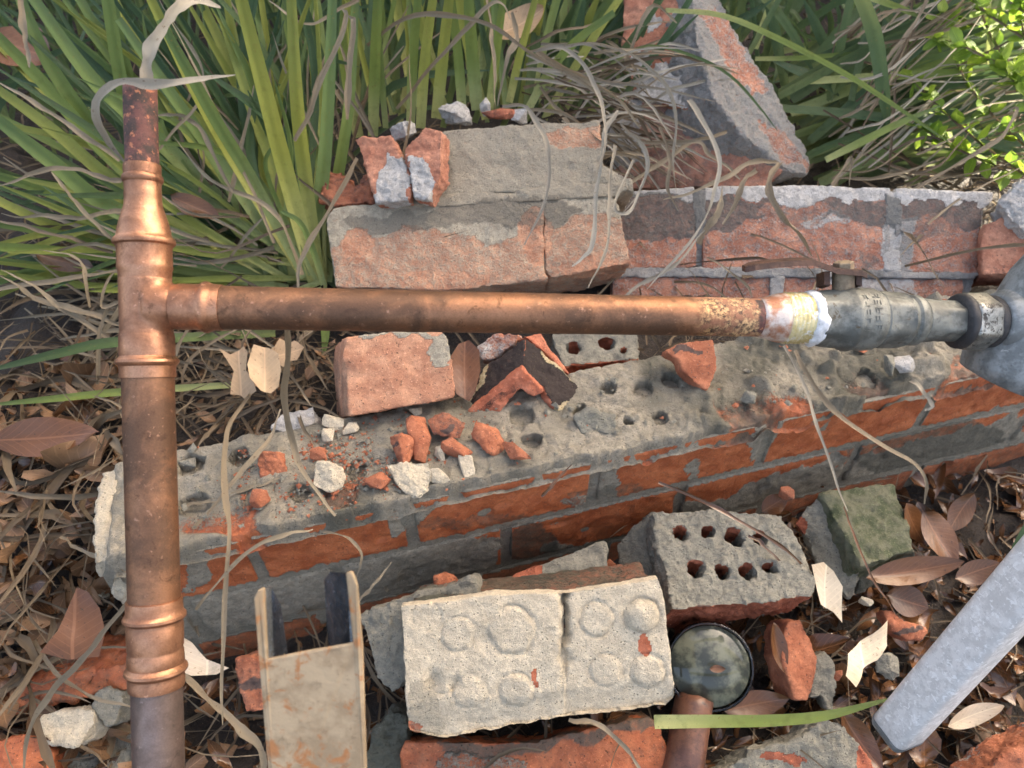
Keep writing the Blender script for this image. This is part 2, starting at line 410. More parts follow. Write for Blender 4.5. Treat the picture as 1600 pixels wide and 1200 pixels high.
SEED = [0]
def roughen(co, no, rough=1.0, chip=1.0, rnd=0):
    s = SEED[0] = SEED[0] + 7
    d = 0.0016 * fbm(co, 60, 3, s) * rough + 0.0007 * fbm(co, 300, 2, s + 3) * rough
    c = fbm(co, 38, 2, s + 5)
    d = d - 0.006 * np.clip(c - 0.55, 0, 1) * chip
    # worn edges: more where the even mesh has blended normals
    return co + no * d[:, None]

def paint_attrs(co, no, mort=0.0, dark=0.0, paint=(), n=None, jit=7.0):
    px = to_px(co); s = SEED[0]
    px = px + np.stack([fbm(co, 40, 4, s + 1), fbm(co, 40, 4, s + 2)], 1) * jit * 1.6
    A = {'mort': np.full(len(co), float(mort)), 'dark': np.full(len(co), float(dark))}
    A['mort'] += 0.22 * fbm(co, 25, 2, s + 9); A['dark'] += 0.2 * fbm(co, 22, 2, s + 11)
    for p in paint:
        key, val, kind = p[0], p[1], p[2]
        if kind == 'poly': msk = inpoly(px, p[3])
        elif kind == 'blob':
            cx, cy, rx, ry = p[3]
            msk = ((px[:, 0] - cx) / rx) ** 2 + ((px[:, 1] - cy) / ry) ** 2 < 1
        elif kind == 'face':             # faces that look along a direction
            msk = no @ np.array(p[3]) > p[4]
        elif kind == 'all': msk = np.ones(len(co), bool)
        A[key] = np.where(msk, val, A[key])
    A['rnd'] = np.full(len(co), random.random())
    return A

def chunk(name, poly, p0, n, thick, mat, parent=None, ext=None, vox=0.0021, cuts=(), mort=0.0, dark=0.0, paint=(), rough=1.0, chip=1.0,
          shape=None, jit=7.0):
    """a lump of masonry: the picture polygon laid on its plane, given thickness, meshed evenly, roughened"""
    front = [PL(x, y, p0, n) for x, y in poly]
    e = ext if ext is not None else -n * thick
    V, F = prism(front, e)
    cs = [(PL(x, y, p0, n), n, r, dep) for (x, y, r, dep) in cuts]
    co, no, fi = voxel(V, F, vox, cs)
    A = paint_attrs(co, no, mort, dark, paint, n, jit)
    if shape is not None: co = shape(co, no, A)
    co = roughen(co, no, rough, chip)
    return put(name, co, fi, mat, parent, A, sharp=38)

def lathe(p0, p1, prof, seg=40, jitter=0.0, hexa=(), caps=True):
    """profile (t in metres from p0 along p0->p1, radius) turned round the axis; ranges in hexa get six flats"""
    ax = (p1 - p0).normalized(); a = ax.orthogonal().normalized(); b = ax.cross(a)
    V = []; F = []
    for (t, r) in prof:
        c = p0 + ax * t
        for k in range(seg):
            th = 2 * math.pi * k / seg
            rr = r
            if any(lo <= t <= hi for lo, hi in hexa):
                w = (th % (math.pi / 3)) - math.pi / 6
                rr = min(r, r * 0.90 / math.cos(w))
            V.append(c + (a * math.cos(th) + b * math.sin(th)) * rr)
    for i in range(len(prof) - 1):
        for k in range(seg):
            k2 = (k + 1) % seg
            F.append([i * seg + k, i * seg + k2, (i + 1) * seg + k2, (i + 1) * seg + k])
    if caps:
        F.append(list(range(seg - 1, -1, -1))); m = (len(prof) - 1) * seg; F.append([m + k for k in range(seg)])
    return [tuple(v) for v in V], F

def bez(pts, n):
    """smooth curve through waypoints (Catmull-Rom)"""
    P = [np.array(p) for p in pts]
    if len(P) == 2: P = [P[0], (P[0] + P[1]) / 2, P[1]]
    P = [2 * P[0] - P[1]] + P + [2 * P[-1] - P[-2]]
    out = []; m = len(P) - 3
    for j in range(n):
        s = j / (n - 1) * m; i = min(int(s), m - 1); t = s - i
        a, b, c, d = P[i:i + 4]
        out.append(0.5 * ((2 * b) + (-a + c) * t + (2 * a - 5 * b + 4 * c - d) * t * t + (-a + 3 * b - 3 * c + d) * t ** 3))
    return np.array(out)

def ribbon(pts, width, n=14, fold=0.35, roll=0.0, twist=0.0, taper=(0.8, 1.0, 0.1), rnd=None, rag=0.0):
    """a strap leaf: folded strip along a curve; width in metres"""
    C = bez(pts, n)
    if rag:
        s_ = random.randint(0, 999); ln = np.linalg.norm(C[-1] - C[0]) + 1e-6
        t_ = np.stack([np.arange(n) * 6.0 / n, np.zeros(n), np.zeros(n)], 1)
        C = C + np.stack([fbm(t_, 1.0, 2, s_ + k) for k in range(3)], 1) * (rag * min(0.012 * ln, width * 0.28))
        wj = 1 + 0.30 * rag * fbm(t_, 1.7, 2, s_ + 5); rj = 0.55 * rag * fbm(t_, 0.8, 2, s_ + 7)
    else: wj = np.ones(n); rj = np.zeros(n)
    T = np.gradient(C, axis=0); T /= np.linalg.norm(T, axis=1)[:, None] + 1e-9
    view = np.array(CAM) - C; view /= np.linalg.norm(view, axis=1)[:, None]
    S = np.cross(T, view); S /= np.linalg.norm(S, axis=1)[:, None] + 1e-9
    Nn = np.cross(S, T)
    V = []; U = []; W = []
    for i in range(n):
        v = i / (n - 1)
        a = roll + twist * v + rj[i]
        s = S[i] * math.cos(a) + Nn[i] * math.sin(a); nn = Nn[i] * math.cos(a) - S[i] * math.sin(a)
        w = wj[i] * width * 0.5 * np.interp(v, [0, 0.35, 0.7, 0.9, 1], [taper[0], taper[1], taper[1] * 0.85, (taper[1] + taper[2]) / 2.4, taper[2]])
        for u in (-1, -0.5, 0, 0.5, 1):
            V.append(C[i] + s * w * u * (1 - 0.15 * fold) + nn * (abs(u) * w * fold)); U.append(u * 0.5 + 0.5); W.append(v)
    F = []
    for i in range(n - 1):
        for k in range(4):
            F.append([i * 5 + k, i * 5 + k + 1, (i + 1) * 5 + k + 1, (i + 1) * 5 + k])
    r = random.random() if rnd is None else rnd
    return V, F, {'u': U, 'v': W, 'rnd': [r] * len(V)}

class Bag:                              # collects many little meshes into one
    def __init__(s): s.V = []; s.F = []; s.A = {}; s.n = 0
    def add(s, V, F, A):
        s.V.append(np.asarray(V)); s.F += [[i + s.n for i in f] for f in F]; s.n += len(V)
        for k, a in A.items(): s.A.setdefault(k, []).append(np.asarray(a))
    def put(s, name, mat, parent=None, **kw):
        return put(name, np.concatenate(s.V), s.F, mat, parent, {k: np.concatenate(a) for k, a in s.A.items()}, **kw)

def leaf(L, W, nx=9, ny=5, curl=0.25, cup=0.3, tip=0.9, wav=0.1, lobes=0.0, seed=None):
    """a leaf in its own frame: stalk at the origin, along +x"""
    V = []; U = []; VV = []
    rr = random.Random(seed if seed is not None else random.random())
    ph = rr.random() * 6; ph2 = rr.random() * 6
    for i in range(nx):
        t = i / (nx - 1)
        w = W * 0.5 * (math.sin(math.pi * min(1, t ** tip)) ** 0.75 + 0.03)
        if lobes: w *= 1 + lobes * math.sin(t * 17 + ph)
        for j in range(ny):
            u = j / (ny - 1) * 2 - 1
            x = t * L; y = u * w
            z = abs(u) * w * cup + curl * L * (t - 0.45) ** 2 * 2 + wav * W * math.sin(5 * t + ph) * u + wav * 0.5 * W * math.sin(9 * t + ph2) * u * u
            V.append((x, y, z)); U.append(u * 0.5 + 0.5); VV.append(t)
    F = []
    for i in range(nx - 1):
        for j in range(ny - 1):
            a = i * ny + j; F.append([a, a + ny, a + ny + 1, a + 1])
    return np.array(V), F, {'u': U, 'v': VV, 'rnd': [rr.random()] * len(V)}
def frame(V, x, n, o):
    """put local vertices at o with +x along x and +z along n"""
    x = Vector(x).normalized(); n = Vector(n); y = n.cross(x).normalized(); n = x.cross(y)
    M = np.array([x, y, n])
    return V @ M + np.array(o)

# ================================================================== THE SETTING
WA = Z(390, 840, 0.0); WB = Z(1580, 575, 0.0)         # front top edge of the low wall
WU = (WB - WA).normalized(); WW = Vector((-WU.y, WU.x, 0))  # along the wall, and towards its back
WL = WA - WU * ((WA - Z(152, 872, 0.0)).dot(WU))      # its ragged end
def wl(P):                                            # wall coordinates of points: along, across, up
    q = P - np.array(WL)
    return q @ np.array(WU), q @ np.array(WW), q[:, 2]
TH = 0.112

def ground_z(x, y):
    P = np.stack([x, y, np.zeros_like(x)], 1)
    a, b, _ = wl(P)
    a = np.clip(a, -2, 2); b = np.clip(b, -2, 2)
    back = 1 / (1 + np.exp(-(b - 0.06) / 0.018))
    left = 1 / (1 + np.exp((a + 0.05) / 0.03))
    ramp = 1 / (1 + np.exp(-(b - 0.05) / 0.06))
    k = back * (1 - left) + ramp * left
    z = -0.225 + k * 0.185
    z = z + 0.012 * fbm(P, 14, 3, 3) + 0.006 * fbm(P, 60, 2, 8)
    return z
xs = np.concatenate([np.linspace(-60, -1.4, 14)[:-1], np.linspace(-1.4, 1.8, 240), np.linspace(1.8, 60, 14)[1:]])
ys = np.concatenate([np.linspace(-60, -0.3, 14)[:-1], np.linspace(-0.3, 2.6, 220), np.linspace(2.6, 60, 14)[1:]])
gx, gy = np.meshgrid(xs, ys); gx = gx.ravel(); gy = gy.ravel()
gv = np.stack([gx, gy, ground_z(gx, gy)], 1)
nx_, ny_ = len(xs), len(ys)
ii = (np.arange(ny_ - 1)[:, None] * nx_ + np.arange(nx_ - 1)[None, :]).ravel()
tag(put('ground', gv, np.stack([ii, ii + 1, ii + nx_ + 1, ii + nx_], 1), M_SOIL, base=(0, 0, -0.19)), kind='structure')
GX = np.linspace(-2.2, 2.6, 500); GY = np.linspace(-0.5, 3.2, 400)
_a, _b = np.meshgrid(GX, GY); GZ = ground_z(_a.ravel(), _b.ravel()).reshape(400, 500)
def gz(x, y):
    i = int(min(499, max(0, round((x + 2.2) / 4.8 * 499)))); j = int(min(399, max(0, round((y + 0.5) / 3.7 * 399))))
    return float(GZ[j, i])
def G(px, py, lift=0.0):                               # the ground point seen at a pixel
    z = -0.1
    for _ in range(12):
        p = Z(px, py, z); z = 0.5 * z + 0.5 * gz(p.x, p.y)
    p.z = z + lift; return p

# ------------------------------------------------------------------ low brick wall
wall = thing('low_brick_wall', WL + Vector((0, 0, -0.19)),
             'low damp orange brick wall with mortar-crusted holed top running beneath the copper pipe', 'wall')
LW = (WB - WL).dot(WU) + 0.22
def wp(a, b, z): return WL + WU * a + WW * b + Vector((0, 0, z))
def wallbox(a0, a1, b0, b1, z0, z1):
    return [wp(a0, b0, z1), wp(a1, b0, z1), wp(a1, b0, z0), wp(a0, b0, z0)], WW * (b1 - b0)
def along(px, py): return (PL(px, py, WL, -WW) - WL).dot(WU)    # along-wall place of a pixel on the front face
BH, JT = 0.074, 0.011
c1 = [0.028, along(385, 850), along(640, 815), along(928, 760), along(1198, 690), along(1455, 630)]
c1 = [c1[0]] + c1[1:] + [c1[-1] + 0.235]
facing = tuple(-WW)
def wall_brick(a0, a1, z1, paint, vox=0.0026):
    f, e = wallbox(a0, a1, 0.0, TH, z1 - BH, z1)
    V, F = prism(f, e)
    co, no, fi = voxel(V, F, vox)
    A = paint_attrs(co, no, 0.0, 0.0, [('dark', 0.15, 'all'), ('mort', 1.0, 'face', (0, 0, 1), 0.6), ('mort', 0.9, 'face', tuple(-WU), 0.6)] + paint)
    co = roughen(co, no, 0.7, 1.3)
    put('brick', co, fi, M_WALL, wall, A, sharp=38)
P1 = [('mort', 1.0, 'poly', [(285, 845), (318, 838), (330, 905), (290, 920)]),
      ('mort', 1.0, 'poly', [(590, 800), (640, 785), (672, 800), (640, 830), (610, 835)]),
      ('mort', 0.75, 'poly', [(925, 720), (960, 715), (965, 800), (930, 800)]), ('mort', 0.8, 'blob', (1080, 735, 7, 22)),
      ('mort', 0.9, 'poly', [(1180, 660), (1225, 640), (1215, 690), (1170, 730)]),
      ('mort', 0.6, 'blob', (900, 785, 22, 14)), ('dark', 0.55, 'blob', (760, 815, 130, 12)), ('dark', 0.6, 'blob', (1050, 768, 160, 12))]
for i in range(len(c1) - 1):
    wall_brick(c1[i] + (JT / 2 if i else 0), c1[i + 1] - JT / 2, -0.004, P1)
P2 = [('mort', 1.05, 'poly', [(190, 900), (520, 880), (640, 850), (790, 835), (760, 905), (560, 985), (180, 1040)]),
      ('mort', 0.9, 'poly', [(1000, 810), (1240, 740), (1600, 640), (1600, 690), (1180, 810), (980, 850)]),
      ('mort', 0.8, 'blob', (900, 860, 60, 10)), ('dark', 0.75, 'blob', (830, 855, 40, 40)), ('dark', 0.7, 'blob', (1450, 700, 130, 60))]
c2 = [0.012] + [along(x, y) for x, y in ((270, 920), (525, 890), (790, 845), (1060, 790), (1330, 720))]
c2 = c2 + [c2[-1] + 0.24, c2[-1] + 0.36]
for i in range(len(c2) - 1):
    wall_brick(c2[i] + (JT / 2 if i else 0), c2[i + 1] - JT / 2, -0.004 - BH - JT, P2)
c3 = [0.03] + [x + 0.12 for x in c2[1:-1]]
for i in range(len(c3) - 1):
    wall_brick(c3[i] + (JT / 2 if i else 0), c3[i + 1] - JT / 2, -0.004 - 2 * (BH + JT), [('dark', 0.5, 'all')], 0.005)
# joints: a rough mortar body set a few millimetres behind the brick faces
f, e = wallbox(0.010, c1[-1] - 0.01, 0.0030, TH - 0.004, -0.28, -0.006)
V, F = prism(f, e); co, no, fi = voxel(V, F, 0.004)
A = paint_attrs(co, no, 1.0, 0.25)
put('mortar_joint', roughen(co, no, 0.9, 0.2), fi, M_WALL, wall, A)
# mortar bed on top, with the core holes of the bricks showing through
na, nb = 620, 84
aa = np.linspace(0.0, LW, na); bb = np.linspace(-0.004, TH + 0.006, nb)
A2, B2 = np.meshgrid(aa, bb); A2 = A2.ravel(); B2 = B2.ravel()
Pw = np.array(WL)[None] + A2[:, None] * np.array(WU) + B2[:, None] * np.array(WW)
hz = 0.0070 + 0.0013 * fbm(Pw, 30, 3, 41) + 0.0015 * fbm(Pw, 140, 3, 45) - 0.004 * np.clip(0.10 - np.abs(fbm(Pw, 24, 3, 48)), 0, 1) * 10 * 0.5
lump = fbm(Pw, 26, 3, 61)
pxw0 = to_px(Pw)
rightness = np.clip((A2 - along(1060, 700)) / 0.1, 0, 1)
hz += (0.006 + 0.016 * rightness) * np.clip(lump - 0.15, 0, 1)
hz -= 0.006 * np.clip(fbm(Pw, 55, 2, 71) - 0.45, 0, 1) * rightness
bare = np.clip((fbm(Pw, 18, 2, 90) - 0.35) * 4, 0, 1) * np.clip(1 - (B2 - 0.0) / 0.05, 0, 1)
hz -= 0.008 * bare
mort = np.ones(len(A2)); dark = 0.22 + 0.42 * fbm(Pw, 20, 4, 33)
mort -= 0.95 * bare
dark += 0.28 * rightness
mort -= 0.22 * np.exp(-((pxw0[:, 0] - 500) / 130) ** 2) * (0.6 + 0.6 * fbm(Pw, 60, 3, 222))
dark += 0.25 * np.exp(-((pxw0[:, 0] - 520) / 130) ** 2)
pxw = to_px(Pw + np.array([0, 0, 0.008]))
def hole(cx, cy, r, dep=0.055, sq=1.0):
    global hz, mort
    c = Z(cx, cy, 0.006); q = np.array(c - WL); ca, cb = q @ np.array(WU), q @ np.array(WW)
    rr = np.sqrt((A2 - ca) ** 2 + ((B2 - cb) * sq) ** 2) + 0.0026 * fbm(Pw, 110, 3, 77)
    k = np.clip((r - rr) / 0.002, 0, 1)
    hz = hz * (1 - k) + k * (-dep); mort = mort * (1 - k)
    dark[:] = np.where(k > 0.3, 0.35, dark)  # hole interiors darkened in colour to deepen their shade
for h in ((299, 727, 0.012), (374, 717, 0.010), (303, 790, 0.014), (815, 648, 0.013), (833, 691, 0.009), (950, 610, 0.008), (1006, 606, 0.011),
          (1049, 596, 0.010), (1031, 652, 0.0085), (980, 661, 0.005), (560, 735, 0.010), (470, 770, 0.009), (1355, 588, 0.012), (905, 640, 0.007)):
    hole(*h)
eb = 0.003 + 0.0026 * fbm(Pw, 60, 3, 123)
edge = np.clip((eb - B2) / 0.0028, 0, 1) + np.clip((B2 - TH) / 0.006, 0, 1) + np.clip((0.012 - A2) / 0.012, 0, 1)
hz -= edge * 0.022
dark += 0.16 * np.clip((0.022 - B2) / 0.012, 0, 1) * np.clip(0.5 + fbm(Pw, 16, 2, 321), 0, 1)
Pw[:, 2] += hz
jj = (np.arange(nb - 1)[:, None] * na + np.arange(na - 1)[None, :]).ravel()
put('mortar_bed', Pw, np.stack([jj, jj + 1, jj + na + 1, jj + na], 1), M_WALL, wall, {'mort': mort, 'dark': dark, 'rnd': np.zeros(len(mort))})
# rough mortar on the ragged end
f, e = wallbox(-0.004, 0.014, 0.006, TH - 0.002, -0.075, 0.004)
V, F = prism(f, e); co, no, fi = voxel(V, F, 0.0022)
put('mortar_end', roughen(co, no, 2.2, 1.0), fi, M_PALE, wall, paint_attrs(co, no, 1.0, 0.25))

# ================================================================== MASONRY BEHIND THE WALL
# --- the large pale broken block behind the pipe
pk1 = D(750, 380, 0.885); nk1 = nrm(0.02, 0.10)
k1 = thing('broken_masonry_block', PL(750, 445, pk1, nk1), 'large stepped block of grey-crusted salmon bricks behind the copper pipe', 'masonry block')
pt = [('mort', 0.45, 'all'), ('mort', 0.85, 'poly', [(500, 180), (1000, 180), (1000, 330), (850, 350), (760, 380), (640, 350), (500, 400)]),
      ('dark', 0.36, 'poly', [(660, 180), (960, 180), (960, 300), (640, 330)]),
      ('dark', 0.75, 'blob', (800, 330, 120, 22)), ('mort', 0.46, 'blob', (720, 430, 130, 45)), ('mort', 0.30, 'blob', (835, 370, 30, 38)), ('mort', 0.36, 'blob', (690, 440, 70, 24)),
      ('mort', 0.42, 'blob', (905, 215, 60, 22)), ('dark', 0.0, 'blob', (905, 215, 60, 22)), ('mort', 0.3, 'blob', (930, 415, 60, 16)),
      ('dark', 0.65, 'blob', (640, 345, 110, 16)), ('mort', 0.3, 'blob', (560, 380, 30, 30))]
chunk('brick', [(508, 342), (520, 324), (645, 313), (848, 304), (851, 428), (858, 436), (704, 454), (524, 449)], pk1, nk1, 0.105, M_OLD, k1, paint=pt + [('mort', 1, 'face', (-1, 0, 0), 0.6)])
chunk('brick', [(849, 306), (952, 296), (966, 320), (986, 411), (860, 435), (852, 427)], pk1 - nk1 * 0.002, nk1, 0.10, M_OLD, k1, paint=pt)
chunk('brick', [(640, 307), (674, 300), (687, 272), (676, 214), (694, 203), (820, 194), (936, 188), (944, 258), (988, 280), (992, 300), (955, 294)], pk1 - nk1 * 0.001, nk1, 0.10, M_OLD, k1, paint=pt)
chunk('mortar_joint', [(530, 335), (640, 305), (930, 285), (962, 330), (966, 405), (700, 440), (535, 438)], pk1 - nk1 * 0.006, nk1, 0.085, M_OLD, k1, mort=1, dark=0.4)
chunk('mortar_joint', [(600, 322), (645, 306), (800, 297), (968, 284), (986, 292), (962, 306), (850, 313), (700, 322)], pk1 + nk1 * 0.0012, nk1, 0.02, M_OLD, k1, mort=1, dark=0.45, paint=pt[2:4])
# --- lichened wall section behind the valve
pk2 = D(1250, 400, 0.965); nk2 = nrm(-0.03, 0.0); e2 = -nk2 * 0.10 + UP * 0.012
k2 = thing('fallen_wall_section', PL(1250, 535, pk2, nk2), 'two-course red brick wall section with white crusted top edge behind the valve', 'masonry block')
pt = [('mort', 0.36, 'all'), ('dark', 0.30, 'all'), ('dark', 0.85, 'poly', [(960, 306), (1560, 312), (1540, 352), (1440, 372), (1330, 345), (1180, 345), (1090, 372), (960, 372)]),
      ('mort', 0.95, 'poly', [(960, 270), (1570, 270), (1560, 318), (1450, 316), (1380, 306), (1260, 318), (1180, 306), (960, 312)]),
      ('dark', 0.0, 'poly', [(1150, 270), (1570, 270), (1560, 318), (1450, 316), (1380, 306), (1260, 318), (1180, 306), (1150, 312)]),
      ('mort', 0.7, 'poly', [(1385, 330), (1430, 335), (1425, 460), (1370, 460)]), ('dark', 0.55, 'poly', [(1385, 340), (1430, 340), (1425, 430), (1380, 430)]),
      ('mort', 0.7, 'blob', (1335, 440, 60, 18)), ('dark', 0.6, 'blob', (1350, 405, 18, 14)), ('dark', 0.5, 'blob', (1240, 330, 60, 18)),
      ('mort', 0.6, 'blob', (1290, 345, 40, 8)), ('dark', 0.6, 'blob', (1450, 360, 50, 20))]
for pl in ([(968, 300), (1085, 292), (1090, 418), (962, 420)], [(1101, 292), (1260, 290), (1392, 294), (1390, 424), (1098, 420)],
           [(1400, 294), (1552, 300), (1554, 312), (1535, 330), (1530, 428), (1398, 426)]):
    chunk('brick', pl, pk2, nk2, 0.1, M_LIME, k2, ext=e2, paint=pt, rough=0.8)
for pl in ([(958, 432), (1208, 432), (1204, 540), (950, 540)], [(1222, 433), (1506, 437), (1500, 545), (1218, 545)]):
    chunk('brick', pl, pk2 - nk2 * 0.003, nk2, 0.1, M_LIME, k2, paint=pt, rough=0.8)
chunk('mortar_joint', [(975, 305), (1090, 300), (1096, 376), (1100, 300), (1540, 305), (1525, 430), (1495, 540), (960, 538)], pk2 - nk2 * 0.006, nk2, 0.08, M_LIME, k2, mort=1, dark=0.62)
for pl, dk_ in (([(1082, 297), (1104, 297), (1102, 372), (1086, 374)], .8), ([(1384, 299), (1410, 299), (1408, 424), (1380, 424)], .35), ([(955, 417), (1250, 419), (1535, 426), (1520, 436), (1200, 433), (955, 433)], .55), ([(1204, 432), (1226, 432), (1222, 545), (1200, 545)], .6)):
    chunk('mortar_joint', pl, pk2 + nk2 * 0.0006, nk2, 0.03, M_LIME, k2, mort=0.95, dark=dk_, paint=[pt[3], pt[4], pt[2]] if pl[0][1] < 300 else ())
# --- tall leaning block among the leaves
pk3 = D(1150, 120, 1.02); nk3 = nrm(0.55, 0.25)
k3 = thing('leaning_masonry_block', D(1180, 275, 1.02), 'tall leaning brick block with lichen-streaked slanting face among green blades', 'masonry block')
pt = [('dark', 0.62, 'all'), ('mort', 0.7, 'all'), ('mort', 0.4, 'poly', [(1090, 15), (1125, 10), (1180, 110), (1200, 150), (1175, 150), (1130, 80)]),
      ('dark', 0.32, 'poly', [(1090, 15), (1125, 10), (1180, 110), (1200, 150), (1175, 150), (1130, 80)]),
      ('mort', 0.35, 'poly', [(1130, 95), (1165, 110), (1195, 150), (1180, 155)]), ('dark', 0.1, 'poly', [(1130, 95), (1165, 110), (1195, 150), (1180, 155)]),
      ('mort', 0.42, 'poly', [(1185, 200), (1215, 195), (1255, 260), (1230, 262)]), ('dark', 0.4, 'poly', [(1185, 200), (1215, 195), (1255, 260), (1230, 262)])]
chunk('brick', [(1074, -60), (1098, -60), (1142, 35), (1218, 155), (1268, 250), (1262, 270), (1240, 272), (1165, 215), (1112, 150), (1088, 60)],
      pk3, nk3, 0.1, M_LIME, k3, ext=-nk3 * 0.06 + RT * -0.02, paint=pt, rough=2.2, vox=0.003)
pl3 = D(1040, 90, 1.03); nl3 = nrm(-0.35, 0.1)
pt = [('mort', 0.9, 'poly', [(1060, 20), (1085, 20), (1112, 150), (1060, 165), (975, 150), (1000, 110), (1050, 90)]), ('mort', 1, 'blob', (1000, 100, 18, 30)),
      ('mort', 0.0, 'blob', (1098, 120, 12, 40)), ('mort', 0.8, 'blob', (1020, 30, 15, 15)), ('dark', 0.0, 'all')]
chunk('brick', [(976, -60), (1070, -60), (1086, 50), (1111, 148), (1098, 162), (1070, 172), (990, 150), (972, 60)], pl3, nl3, 0.07, M_LIME, k3, paint=pt, rough=1.8, vox=0.003)
pt = [('mort', 0.7, 'poly', [(950, 160), (1010, 150), (1010, 260), (950, 260)]), ('dark', 0.6, 'blob', (1060, 200, 50, 40))]
chunk('brick', [(950, 185), (985, 150), (1080, 170), (1150, 215), (1225, 268), (1200, 292), (960, 296)], D(1060, 230, 1.04), nrm(-0.1, -0.1), 0.08, M_LIME, k3, paint=pt, dark=0.5, rough=1.8, vox=0.003)
# --- broken brick at the frame edge
pk4 = D(1580, 350, 0.93); nk4 = nrm(-0.4, 0.1)
k4 = thing('broken_brick', PL(1570, 425, pk4, nk4), 'broken red brick capped with pale mortar above the grey pipe fitting', 'brick')
chunk('brick', [(1540, 352), (1575, 335), (1660, 320), (1660, 430), (1535, 428), (1532, 380)], pk4, nk4, 0.07, M_LIME, k4, rough=1.6)
chunk('mortar_cap', [(1562, 318), (1590, 285), (1660, 250), (1660, 370), (1600, 362), (1580, 345)], pk4 + nk4 * 0.014, nk4, 0.05, M_LIME, k4, mort=1, rough=2.5)
# --- shards tucked beside the large block
def shard(name, label, cat, poly, d, ab, th, mat, mort=0.0, dark=0.0, paint=(), group=None, rough=1.6, vox=0.0018, ext=None, **kw):
    n = nrm(*ab); cx = sum(p[0] for p in poly) / len(poly); cy = sum(p[1] for p in poly) / len(poly)
    p0 = D(cx, cy, d)
    return tag(chunk(name, poly, p0, n, th, mat, None, ext=ext, mort=mort, dark=dark, paint=paint, rough=rough, vox=vox, **kw), label, cat, group)
shard('brick_shard', 'pink brick shard with bluish mortar strip wedged beside the large block', 'brick shard',
      [(552, 216), (612, 212), (622, 240), (640, 270), (640, 312), (588, 316), (572, 262)], 0.87, (-0.1, 0.1), 0.03, M_LIME,
      paint=[('mort', 1, 'poly', [(602, 245), (625, 240), (642, 320), (585, 320), (592, 290)]), ('dark', 0.1, 'all')])
shard('brick_shard', 'purple red shard with bluish mortar leaning against the block corner', 'brick shard',
      [(632, 232), (664, 200), (690, 205), (689, 276), (668, 312), (646, 308), (640, 260)], 0.86, (-0.25, 0.1), 0.03, M_LIME,
      paint=[('mort', 1, 'poly', [(640, 245), (660, 245), (672, 280), (676, 315), (640, 315)]), ('dark', 0.1, 'all')])
shard('brick_shard', 'dark red rounded brick shard at the foot of the green blades', 'brick shard',
      [(495, 290), (510, 272), (535, 268), (550, 290), (578, 268), (582, 315), (520, 322), (498, 315)], 0.90, (-0.1, 0.3), 0.04, M_CHIP, dark=0.4, rough=3)

# ================================================================== COPPER PIPEWORK
R0 = D(218.5, 128, 0.478); R1 = D(250, 1260, 0.484)
pw = thing('copper_pipework', R1, 'copper riser and branch pipe joined by a tee, with valve and grey fitting', 'pipework')
RL = (R1 - R0).length
def rt(y):                              # distance down the riser of picture row y
    lo, hi = -0.5, 2.0
    for _ in range(40):
        m = (lo + hi) / 2
        c = R0 + (R1 - R0) * m
        if to_px(np.array([c]))[0, 1] < y: lo = m
        else: hi = m
    return lo * RL
def rprof(L, d=0.48): return [(rt(y), r * d / FPX) for y, r in L]
def dens(prof, stepm=0.006):
    out = []
    for (a, ra), (b, rb) in zip(prof[:-1], prof[1:]):
        k = max(1, int((b - a) / stepm))
        for j in range(k): out.append((a + (b - a) * j / k, ra + (rb - ra) * j / k))
    return out + [prof[-1]]
def heat_by(V, fn):
    return {'scorch': np.array([fn(*p) for p in to_px(np.array(V))])}
RA, RB = R0, R1
V, F = lathe(RA, RB, dens(rprof([(134, 21), (134, 24.5), (150, 24.8), (270, 24.5)])), 48)
put('top_pipe', V, F, M_COP, pw, heat_by(V, lambda x, y: 2.2 if y < 225 else 1.75))
V, F = lathe(RA, RB, rprof([(258, 24.4), (258, 27), (262, 27.6), (274, 27.4), (276, 29.5), (280, 30.4), (284, 29.6), (287, 27.2), (300, 26.8), (305, 27.6), (308, 27), (322, 28),
                            (338, 33), (352, 37), (362, 39.2), (367, 39.6), (371, 41), (374, 44.6), (378, 46), (382, 45), (385, 41.4), (390, 40), (416, 40.2),
                            (420, 40.8), (424, 39), (440, 38.4)]), 64)
put('reducer', V, F, M_FIT, pw, {'scorch': np.zeros(len(V))}, sharp=34)
V, F = lathe(RA, RB, dens(rprof([(560, 38.2), (1010, 38.6)])), 56)
put('riser_pipe', V, F, M_COP, pw, {'scorch': np.zeros(len(V))})
V, F = lathe(RA, RB, rprof([(936, 38.5), (936.5, 41.2), (942, 41.8), (955, 41.8), (958, 43.4), (961, 46.2), (965, 46.6), (968, 44.4), (970, 41.4), (974, 41.0), (977, 42), (1010, 41.4), (1013, 40.2), (1016, 40.2), (1019, 41.4),
                            (1035, 42), (1037, 41.2), (1040, 42.8), (1043, 46.2), (1047, 46.8), (1050, 45), (1053, 42), (1057, 41.4), (1060, 42), (1070, 41.8), (1073, 41.2), (1073.5, 38)]), 64)
put('coupling', V, F, M_FIT, pw, {'scorch': np.zeros(len(V))}, sharp=34)
V, F = lathe(RA, RB, dens(rprof([(1005, 38), (1200, 38.2), (1800, 38.2)]), 0.02), 48)
put('lower_pipe', V, F, M_COPD, pw, {'scorch': np.zeros(len(V))})
